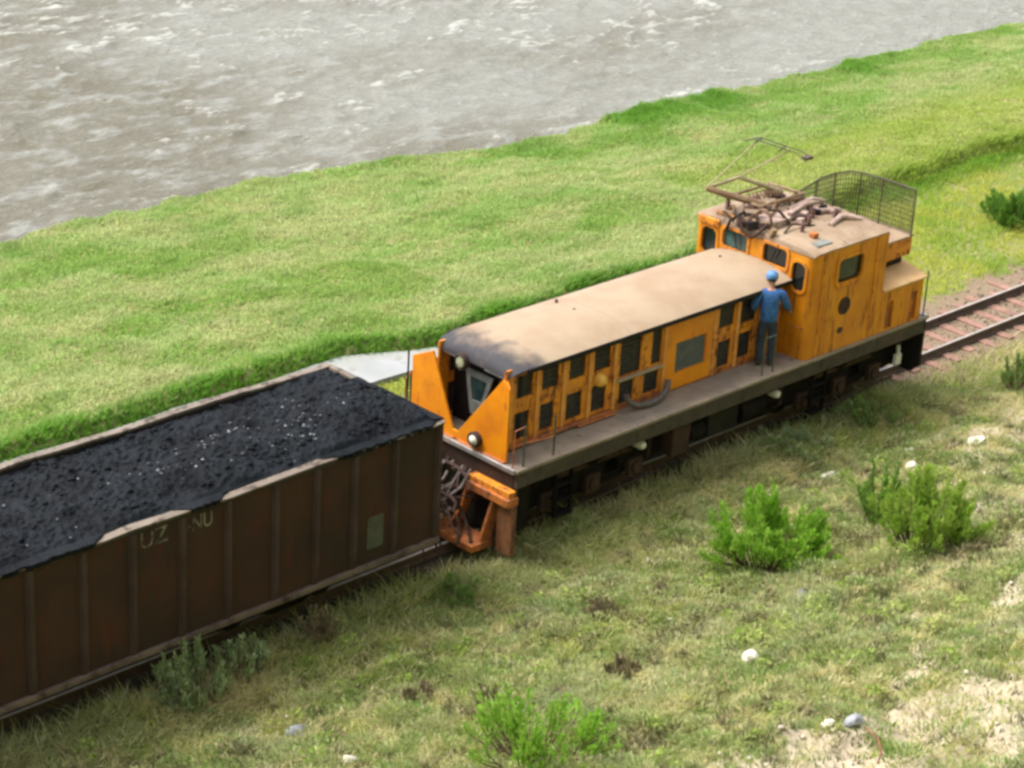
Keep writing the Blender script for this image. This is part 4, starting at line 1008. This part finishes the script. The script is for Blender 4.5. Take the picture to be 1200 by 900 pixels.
# hose lying on the deck
b = MB(); pts = []
for k in range(17):
    a = math.pi * (1 + k / 16); pts.append((5.14 + .52 * math.cos(a), -.93 + .05 * math.sin(a) - .05 * (1 - abs(k - 8) / 8), 1.52 + .26 * (abs(k - 8) / 8) ** 2.2))
o = MB().tube(pts, .055, 10).build('hose', 'hose', smooth=60)
tag(o, 'thick grey U shaped hose lying on the locomotive deck', 'hose')

# ------------------------------------------------------------------ rails and sleepers
for s in (-1, 1):
    y = s * .5; rings = []
    sec = [(-.065, -.15), (.065, -.15), (.065, -.135), (.012, -.12), (.012, -.035), (.035, -.028), (.035, -.006), (.028, 0), (-.028, 0), (-.035, -.006), (-.035, -.028), (-.012, -.035), (-.012, -.12), (-.065, -.135)]
    b = MB().loft([[(x, y + a, z - .003) for a, z in sec] for x in np.linspace(-30, 70, 60)])
    o = b.build('rail', 'rail', bevel=0)
    MB().box(-30, 70, y - .026, y + .026, -.0025, .001).build('rail_head', 'railtop', o)
    tag(o, 'rusty steel rail of the track nearer the camera' if s < 0 else 'rusty steel rail of the track on the river side', 'rail', 'rails of the single track')
first = None
for k in range(26):
    x = 12.75 + .60 * k + random.uniform(-.05, .05)
    if first is None:
        b = MB().box(x - .105, x + .105, -.90, .90, -.27, -.158)
        first = b.build('sleeper', 'sleeper', bevel=.012); o = first; x0 = x
    else:
        o = first.copy(); COL.objects.link(o); o.location = (x - x0, random.uniform(-.06, .06), random.uniform(-.02, .0)); o.rotation_euler = (0, 0, random.uniform(-.03, .03))
    tag(o, 'weathered reddish wooden sleeper under the open track ahead of the locomotive', 'sleeper', 'sleepers under the rails')

# ------------------------------------------------------------------ crew member
def skin(verts, edges, radii, root=0, sub=2):
    me = bpy.data.meshes.new('s'); me.from_pydata(verts, edges, []); o = bpy.data.objects.new('s', me); COL.objects.link(o)
    o.modifiers.new('skin', 'SKIN'); o.modifiers.new('sub', 'SUBSURF').levels = sub; o.modifiers['sub'].render_levels = sub
    o.modifiers['skin'].use_smooth_shade = True
    for i, r in enumerate(radii):
        sv = me.skin_vertices[0].data[i]; sv.radius = r if isinstance(r, tuple) else (r, r); sv.use_root = (i == root)
    e = bpy.data.meshes.new_from_object(o.evaluated_get(bpy.context.evaluated_depsgraph_get()))
    vs = [v.co.copy() for v in e.vertices]; fs = [tuple(p.vertices) for p in e.polygons]
    bpy.data.objects.remove(o); bpy.data.meshes.remove(e); return vs, fs
class Sk:
    def __init__(s): s.v = []; s.e = []; s.r = []
    def chain(s, pts, rad, start=None):
        prev = start
        for p, r in zip(pts, rad):
            s.v.append(p); s.r.append(r); i = len(s.v) - 1
            if prev is not None: s.e.append((prev, i))
            prev = i
        return prev
    def mesh(s, sub=2): return skin(s.v, s.e, s.r, 0, sub)
PL = Vector((8.08, -1.07, DZ)); PR = Matrix.Rotation(R(-42), 3, 'Z')
def pb(vs, fs, name, mat, par):
    b = MB(); b.add([PL + PR @ Vector(v) for v in vs], fs); return b.build(name, mat, par, smooth=180)
wr = {-1: (-.25, .18, 1.00), 1: (.40, .26, .98)}; el_ = {-1: (-.28, .0, 1.14), 1: (.31, .08, 1.14)}
bd = Sk()
pv = bd.chain([(0, 0, .92)], [(.06, .05)])
ch = bd.chain([(0, .01, 1.08), (0, .02, 1.24), (0, .03, 1.36)], [(.10, .075), (.12, .09), (.12, .09)], pv)
nk = bd.chain([(0, .045, 1.45), (0, .075, 1.52), (0, .10, 1.575), (0, .11, 1.635), (0, .10, 1.68)], [.058, .055, (.07, .082), (.076, .092), (.055, .065)], ch)
fc = len(bd.v) - 3
bd.chain([(0, .185, 1.565), (0, .205, 1.56)], [.022, .012], fc)                                  # nose
for s in (-1, 1): bd.chain([(s * .078, .09, 1.60), (s * .092, .08, 1.605)], [.018, .012], fc)       # ears
for s in (-1, 1):
    e = bd.chain([(s * .13, .025, 1.39), (s * .19, .02, 1.375), el_[s], wr[s]], [.06, .058, .042, .030], ch)
    w_ = Vector(wr[s]); d = (w_ - Vector(el_[s])).normalized(); sd = d.cross(Vector((0, 0, 1))).normalized() * s
    pm = w_ + d * .06; p_ = bd.chain([tuple(pm)], [(.034, .022)], e)
    for q, ln in ((-1.5, .065), (-.5, .08), (.5, .085), (1.5, .07)):
        r0 = pm + sd * q * .017 + d * .035; bd.chain([tuple(r0), tuple(r0 + d * ln * .5 + Vector((0, 0, -.012))), tuple(r0 + d * ln * .8 + Vector((0, 0, -.035)))], [.0095, .009, .0075], p_)
    r0 = pm - sd * .035; bd.chain([tuple(r0), tuple(r0 + d * .035 - sd * .015)], [.011, .009], p_)
    bd.chain([(s * .085, .0, .84), (s * .10, .03, .50), (s * .105, -.02, .09), (s * .11, .06, .045), (s * .115, .15, .035)], [.06, .05, .04, .042, .035], pv)
vs, fs = bd.mesh(2)
b = MB(); b.add([PL + PR @ Vector(v) for v in vs], fs)
o_ = b.v[0]
PE = b.build('person', 'skin', None, smooth=180)
tag(PE, 'person in blue jacket, dark trousers and pale blue cap on the locomotive deck', 'person')
sh = Sk(); r0 = sh.chain([(0, .0, .79), (0, .01, 1.06), (0, .02, 1.24), (0, .03, 1.37), (0, .045, 1.45)], [(.175, .145), (.172, .138), (.19, .145), (.175, .135), .08])
for s in (-1, 1):
    a = Vector(el_[s]); w_ = Vector(wr[s]); sh.chain([(s * .13, .025, 1.395), (s * .20, .02, 1.38), tuple(a), tuple(a.lerp(w_, .88))], [.095, .092, .074, .056], 3)
pb(*sh.mesh(2), 'jacket', 'bluecloth', PE)
tr = Sk(); tr.chain([(0, .005, 1.0), (0, 0, .90)], [(.15, .12), (.155, .125)])
for s in (-1, 1): tr.chain([(s * .085, 0, .83), (s * .10, .03, .50), (s * .105, -.015, .14), (s * .106, -.01, .08)], [.115, .09, .076, .076], 1)
pb(*tr.mesh(2), 'trousers', 'navycloth', PE)
for s in (-1, 1):
    bt = Sk(); bt.chain([(s * .106, -.04, .06), (s * .108, .05, .05), (s * .115, .17, .04)], [(.05, .05), (.052, .048), (.045, .036)]); pb(*bt.mesh(2), 'boot', 'boot', PE)
hc = PL + PR @ Vector((0, .10, 1.655))
b = MB().lathe([(.108, -.015), (.112, .0), (.108, .045), (.09, .085), (.05, .108), (.0005, .115)], tuple(hc), 'Z', 20)
cp = b.build('cap', 'capblue', PE, smooth=60)
fwd = PR @ Vector((0, 1, 0)); sd = PR @ Vector((1, 0, 0)); rings = []
for u in (-1, -.5, 0, .5, 1):
    q = hc + sd * .09 * u + fwd * (.11 - .05 * u * u); t = hc + sd * .075 * u + fwd * (.19 - .09 * u * u)
    rings.append([tuple(q + Vector((0, 0, .004))), tuple(t + Vector((0, 0, -.018))), tuple(t + Vector((0, 0, -.026))), tuple(q + Vector((0, 0, -.008)))])
MB().loft(rings).build('peak', 'capblue', cp)
b = MB().lathe([(.09, -.05), (.098, -.03), (.098, .0)], (hc.x - fwd.x * .015, hc.y - fwd.y * .015, hc.z), 'Z', 16); b.build('hair', 'hair', PE, smooth=60)

# ------------------------------------------------------------------ shrubs and weeds
M['leaf_bright'] = leafmat('leaf_bright_green', (.18, .40, .025), (.27, .47, .05), (.38, .52, .11), 5)
M['leaf_yellow'] = leafmat('leaf_yellow_green', (.24, .39, .04), (.38, .48, .10), (.20, .36, .035), 5)
M['leaf_dark'] = leafmat('leaf_dark_green', (.11, .25, .03), (.16, .31, .045), (.21, .34, .06), 5)
M['leaf_grey'] = leafmat('leaf_grey_green', (.21, .31, .11), (.31, .39, .17), (.50, .52, .38), 5)
M['leaf_weed'] = leafmat('leaf_weed_green', (.15, .26, .05), (.20, .30, .08), (.27, .32, .13), 5)
M['leaf_dry'] = leafmat('leaf_dry_brown', (.24, .19, .11), (.17, .135, .08), (.34, .28, .17), 5, .15)
M['shrubwood'] = plain('dark_shrub_wood', (.07, .035, .03), .9, 0, .4, 9)
def leaf(b, p, d, ln, wd):
    d = d.normalized(); sd = d.cross(Vector((random.uniform(-1, 1), random.uniform(-1, 1), random.uniform(-1, 1)))).normalized() * wd / 2
    nrm = d.cross(sd).normalized() * ln * .12
    b.add([p, p + d * ln * .45 + sd + nrm, p + d * ln, p + d * ln * .45 - sd + nrm], [(0, 1, 2, 3)])
def shrub(name, label, cat, x, y, rad, ht, shoots, lpm, lm, ll=.075, lw=.028, spread=1., bark='bark', group=None, bare=.25, seed=0, sink=0.):
    random.seed(1000 + seed); z = gz(x, y) - .04 - sink
    root = thing(name, label, cat, (x, y, z), group)
    st, fo = MB(), MB()
    nb = 7; bund = [((q_ + random.uniform(-.35, .35)) * 2 * math.pi / nb * 2, (.25 if q_ < 2 else .8) + random.uniform(-.15, .15), random.uniform(.75, 1.15)) for q_ in range(nb)]
    for k in range(shoots):
        if random.random() < .72:
            a_, r_b, hb_ = bund[random.randrange(nb)]; a = a_ + random.gauss(0, .22); rr = min(1.15, max(.02, r_b + random.gauss(0, .13)))
        else:
            a = random.uniform(0, 2 * math.pi); rr = math.sqrt(random.random()) * 1.12; hb_ = random.uniform(.6, 1.05)
        base = Vector((x, y, z)) + Vector((math.cos(a), math.sin(a), 0)) * rad * .5 * rr * spread
        tipd = Vector((math.cos(a) * rad * rr, math.sin(a) * rad * rr, 0)); hh = ht * hb_ * (1 - .35 * rr * rr) * random.uniform(.5, 1.15)
        tip = Vector((x, y, z)) + tipd * random.uniform(.75, 1.1) + Vector((0, 0, hh)); mid = base.lerp(tip, .45) + Vector((0, 0, hh * .12)) + tipd * .12
        pts = [base, mid, tip]; st.tube([tuple(p) for p in pts], [.014, .009, .004], 5)
        L = (tip - base).length; n = int(lpm * L)
        for j in range(n):
            t = bare + (1 - bare) * random.random() ** .8
            p = base.lerp(mid, t / .5) if t < .5 else mid.lerp(tip, (t - .5) / .5)
            dirn = (tip - mid).normalized()
            sp_ = Vector((random.gauss(0, 1), random.gauss(0, 1), random.gauss(0, .8)))
            p = p + sp_ * .055 * rad * (1.3 - t)
            leaf(fo, p, dirn * 1.1 + sp_ * .40 + Vector((0, 0, .55)), ll * random.uniform(.6, 1.3), lw * random.uniform(.7, 1.3))
    st.build('stems', bark, root, smooth=60); fo.build('foliage', lm, root, recalc=False)
    return root
shrub('shrub', 'bright green leafy shrub with dark woody foot, left of the paler pair on the slope', 'shrub', 4.3, -4.5, 1.0, 1.0, 115, 85, 'leaf_bright', seed=1, ll=.10, lw=.036, bare=.36, bark='shrubwood')
shrub('shrub', 'yellow green bushy shrub with brown woody foot, right of the brighter shrub on the slope', 'shrub', 6.0, -6.2, .95, 1.2, 110, 75, 'leaf_yellow', seed=2, ll=.095, lw=.034, bare=.42, bark='shrubwood')
shrub('shrub', 'small slim dark green shrub touching the left edge of the yellow green one', 'shrub', 6.75, -4.95, .55, .95, 60, 75, 'leaf_dark', seed=3, bare=.2)
shrub('shrub', 'bright lime green shrub cut off by the bottom of the picture', 'shrub', -3.5, -7.0, 1.0, .8, 95, 80, 'leaf_bright', seed=4, ll=.07, lw=.03)
shrub('shrub', 'small green shrub at the right edge of the picture below the open rails', 'shrub', 14.2, -2.7, .5, .7, 45, 80, 'leaf_weed', seed=5)
shrub('shrub', 'rounded dark green shrub on the far grass beyond the rails', 'shrub', 22.4, 3.3, .75, .85, 90, 80, 'leaf_dark', seed=6, ll=.10, lw=.05, bare=.1)
shrub('weed', 'tall grey green weed standing against the foot of the coal wagon', 'weed', -4.95, -1.68, .55, .9, 60, 70, 'leaf_grey', seed=7, ll=.09, lw=.03)
shrub('weed', 'broad pale flowered weed beside the wagon sill, right of the taller grey one', 'weed', -4.0, -1.60, .45, .75, 40, 70, 'leaf_grey', seed=8, ll=.08, lw=.035)
shrub('weed', 'fresh green weed clump below the wagon corner and the coupling', 'weed', .05, -1.75, .5, .35, 45, 70, 'leaf_weed', seed=9, ll=.09, lw=.03)
shrub('weed', 'blue green weed clump beside the middle wheels of the locomotive', 'weed', 8.6, -1.72, .7, .45, 55, 70, 'leaf_grey', seed=10, ll=.08, lw=.03)
shrub('weed', 'dark green weed in the shade below the rear of the deck, nearest the cab', 'weed', 10.6, -1.7, .6, .45, 50, 70, 'leaf_weed', seed=11, ll=.08, lw=.03)
shrub('dry_weed', 'dry reddish brown weed standing beside the wagon bogie', 'weed', -2.5, -1.55, .28, .7, 34, 60, 'leaf_dry', seed=12, bark='deadtwig')
DEAD = [(-2.5, -3.75, .30, .34, 'brown dead brushwood clump on the open slope below the coal wagon'), (2.2, -4.2, .26, .28, 'grey brown dead clump nearest the bright green shrub'),
        (1.0, -4.05, .32, .28, 'dark dead clump between the locomotive front and the bright shrub'), (-.5, -5.75, .34, .25, 'brown dead clump left of the white rock on the slope'),
        (-2.35, -4.9, .22, .22, 'small dead clump beside the blue grey rock under the mid slope')]
for i, (x, y, r_, h_, lab) in enumerate(DEAD):
    shrub('dead_shrub', lab, 'dead shrub', x, y, r_, h_, 34, 70, 'leaf_dry', seed=20 + i, bark='deadtwig', group='dead clumps on the slope')
# many low tufts that give the slope its lumpy look: one mass of ground cover
random.seed(77); fo = MB()
for k in range(1700):
    x = random.uniform(-9, 16); y = random.uniform(-13.5, -1.9)
    if not in_view(np.array([x]), np.array([y]), np.array([gz(x, y)]), .1)[0]: continue
    if soil_mask(np.array([x]), np.array([y]))[0] > .5 and random.random() < .7: continue
    z = gz(x, y); r_ = random.uniform(.10, .40); n = int(80 * r_ / .2)
    for j in range(n):
        a = random.uniform(0, 2 * math.pi); q = r_ * math.sqrt(random.random())
        h_ = r_ * .75 * (1 - (q / r_) ** 2) * random.uniform(.5, 1.1)
        p = Vector((x + math.cos(a) * q, y + math.sin(a) * q, z + h_ * .4))
        leaf(fo, p, Vector((math.cos(a) * q / r_, math.sin(a) * q / r_, random.uniform(.4, 1.4))), random.uniform(.05, .10), random.uniform(.015, .03))
M['tuft'] = leafmat('tuft_leaves', (.20, .31, .07), (.46, .47, .21), (.50, .50, .28), 1.1)
o = fo.build('ground_cover', 'tuft', recalc=False); o['kind'] = 'stuff'; o['label'] = 'low tufted ground cover scattered over the slope'; o['category'] = 'ground cover'

random.seed(78); fo = MB()
for k in range(900):
    x = random.uniform(-9, 16); y = random.uniform(-13.5, -1.5)
    if vnoise(np.array([x * .6]), np.array([y * .8]), 55)[0] < random.uniform(.2, .7): continue
    if not in_view(np.array([x]), np.array([y]), np.array([gz(x, y)]), .1)[0]: continue
    if soil_mask(np.array([x]), np.array([y]))[0] > .4: continue
    z = gz(x, y); r_ = random.uniform(.08, .26); n = int(70 * r_ / .2)
    for j in range(n):
        a = random.uniform(0, 2 * math.pi); q = r_ * math.sqrt(random.random())
        p = Vector((x + math.cos(a) * q, y + math.sin(a) * q, z + r_ * .9 * (1 - (q / r_) ** 2) * random.uniform(.2, 1.)))
        leaf(fo, p, Vector((random.gauss(0, .6), random.gauss(0, .6), random.uniform(.2, 1.))), random.uniform(.04, .08), random.uniform(.025, .045))
M['herb'] = leafmat('herb_leaves', (.26, .42, .05), (.42, .50, .13), (.50, .54, .22), .8)
o = fo.build('leafy_weeds', 'herb', recalc=False); o['kind'] = 'stuff'; o['label'] = 'yellow green leafy weeds scattered over the slope'; o['category'] = 'ground cover'

# ------------------------------------------------------------------ rocks and the stick
ROCKS = [(.72, -7.1, .17, 'rock_white', (1, .8, .9), 'bright white rock standing alone in the middle of the slope'),
         (9.9, -3.15, .17, 'rock_white', (1.2, .8, .6), 'pale rock above the shrubs, upper one of the touching pair'),
         (9.1, -3.75, .14, 'rock_white', (1, .8, .7), 'pale rock above the shrubs, lower one of the touching pair'),
         (8.2, -2.7, .16, 'rock_white', (1.5, .8, .5), 'flat pale rock lying alone between the bright shrub and the cab end of the train'),
         (4.55, -5.6, .15, 'rock_white', (1.3, .9, .5), 'cream rock just right of the foot of the bright green shrub'),
         (10.6, -4.05, .18, 'rock_white', (1.4, .8, .4), 'flat cream rock on the bare patch near the right edge'),
         (-2.2, -5.5, .15, 'rock_grey', (1, .9, .8), 'blue grey rock in the grass above the lime shrub at the bottom'),
         (-4.3, -3.2, .16, 'rock_grey', (1.1, .9, .6), 'blue grey rock low on the slope below the coal wagon'),
         (-4.65, -4.75, .13, 'rock_white', (.9, .8, 1.), 'small pale rock at the bottom edge below the coal wagon'),
         (-.75, -10.0, .15, 'rock_grey', (1, .9, .8), 'grey rock on the bare sandy soil at the bottom right, largest there'),
         (-.95, -9.75, .10, 'rock_white', (1.1, .9, .8), 'white rock touching the large grey rock on the sandy soil'),
         (-.55, -10.55, .11, 'rock_white', (1.2, .9, .7), 'pale rock in front of the large grey rock on the sandy soil'),
         (3.6, -5.75, .10, 'rock_grey', (1.2, 1, .6), 'small grey stone below the bright green shrub')]
for i, (x, y, r_, mt, sq, lab) in enumerate(ROCKS):
    z = gz(x, y) + r_ * sq[2] * .25
    b = MB().rock((x, y, z), r_, sq, 300 + i, 2, .7); o = b.build('rock', mt); tag(o, lab, 'rock', 'rocks on the slope')
random.seed(5); b = MB(); peb = 0
while peb < 500:
    x, y = random.uniform(-3.5, 13), random.uniform(-13, -2.2)
    if soil_mask(np.array([x]), np.array([y]))[0] < .3: continue
    r_ = random.choice((.012, .018, .025, .03, .045)); b.rock((x, y, gz(x, y) + r_ * .3), r_, (1, .9, .7), peb, 1, .4); peb += 1
for k in range(260):
    x, y = random.uniform(-6, 15), random.uniform(-12, -2.0); r_ = random.choice((.015, .02, .03, .04, .055)); b.rock((x, y, gz(x, y) + r_ * .5), r_, (1, .9, .6), k + 5000, 1, .5)
o = b.build('pebbles', 'pebble'); o['kind'] = 'stuff'; o['label'] = 'pale pebbles scattered on the bare soil and slope'; o['category'] = 'pebbles'
M['ballast'] = plain('brown_ballast_stone', (.24, .18, .13), .95, 0, .5, 6)
b = MB()
for k in range(2600):
    x, y = random.uniform(12.2, 26), random.gauss(0, .75)
    if abs(y) > 1.75: continue
    r_ = random.choice((.02, .03, .04, .05)); b.rock((x, y, gz(x, y) + r_ * .2), r_, (1, .9, .7), k, 1, .5)
o = b.build('ballast', 'ballast'); o['kind'] = 'stuff'; o['label'] = 'brown ballast stones between the sleepers'; o['category'] = 'ballast'
z = gz(-1.3, -10.9)
o = MB().tube([(-1.62, -11.0, gz(-1.62, -11.0) + .02), (-1.35, -10.85, z + .06), (-1.12, -10.62, z + .05), (-.98, -10.3, z + .0)], [.012, .016, .016, .01], 7).build('stick', 'redstick', smooth=60)
tag(o, 'reddish brown bent stick on the sandy soil at the bottom right', 'stick')
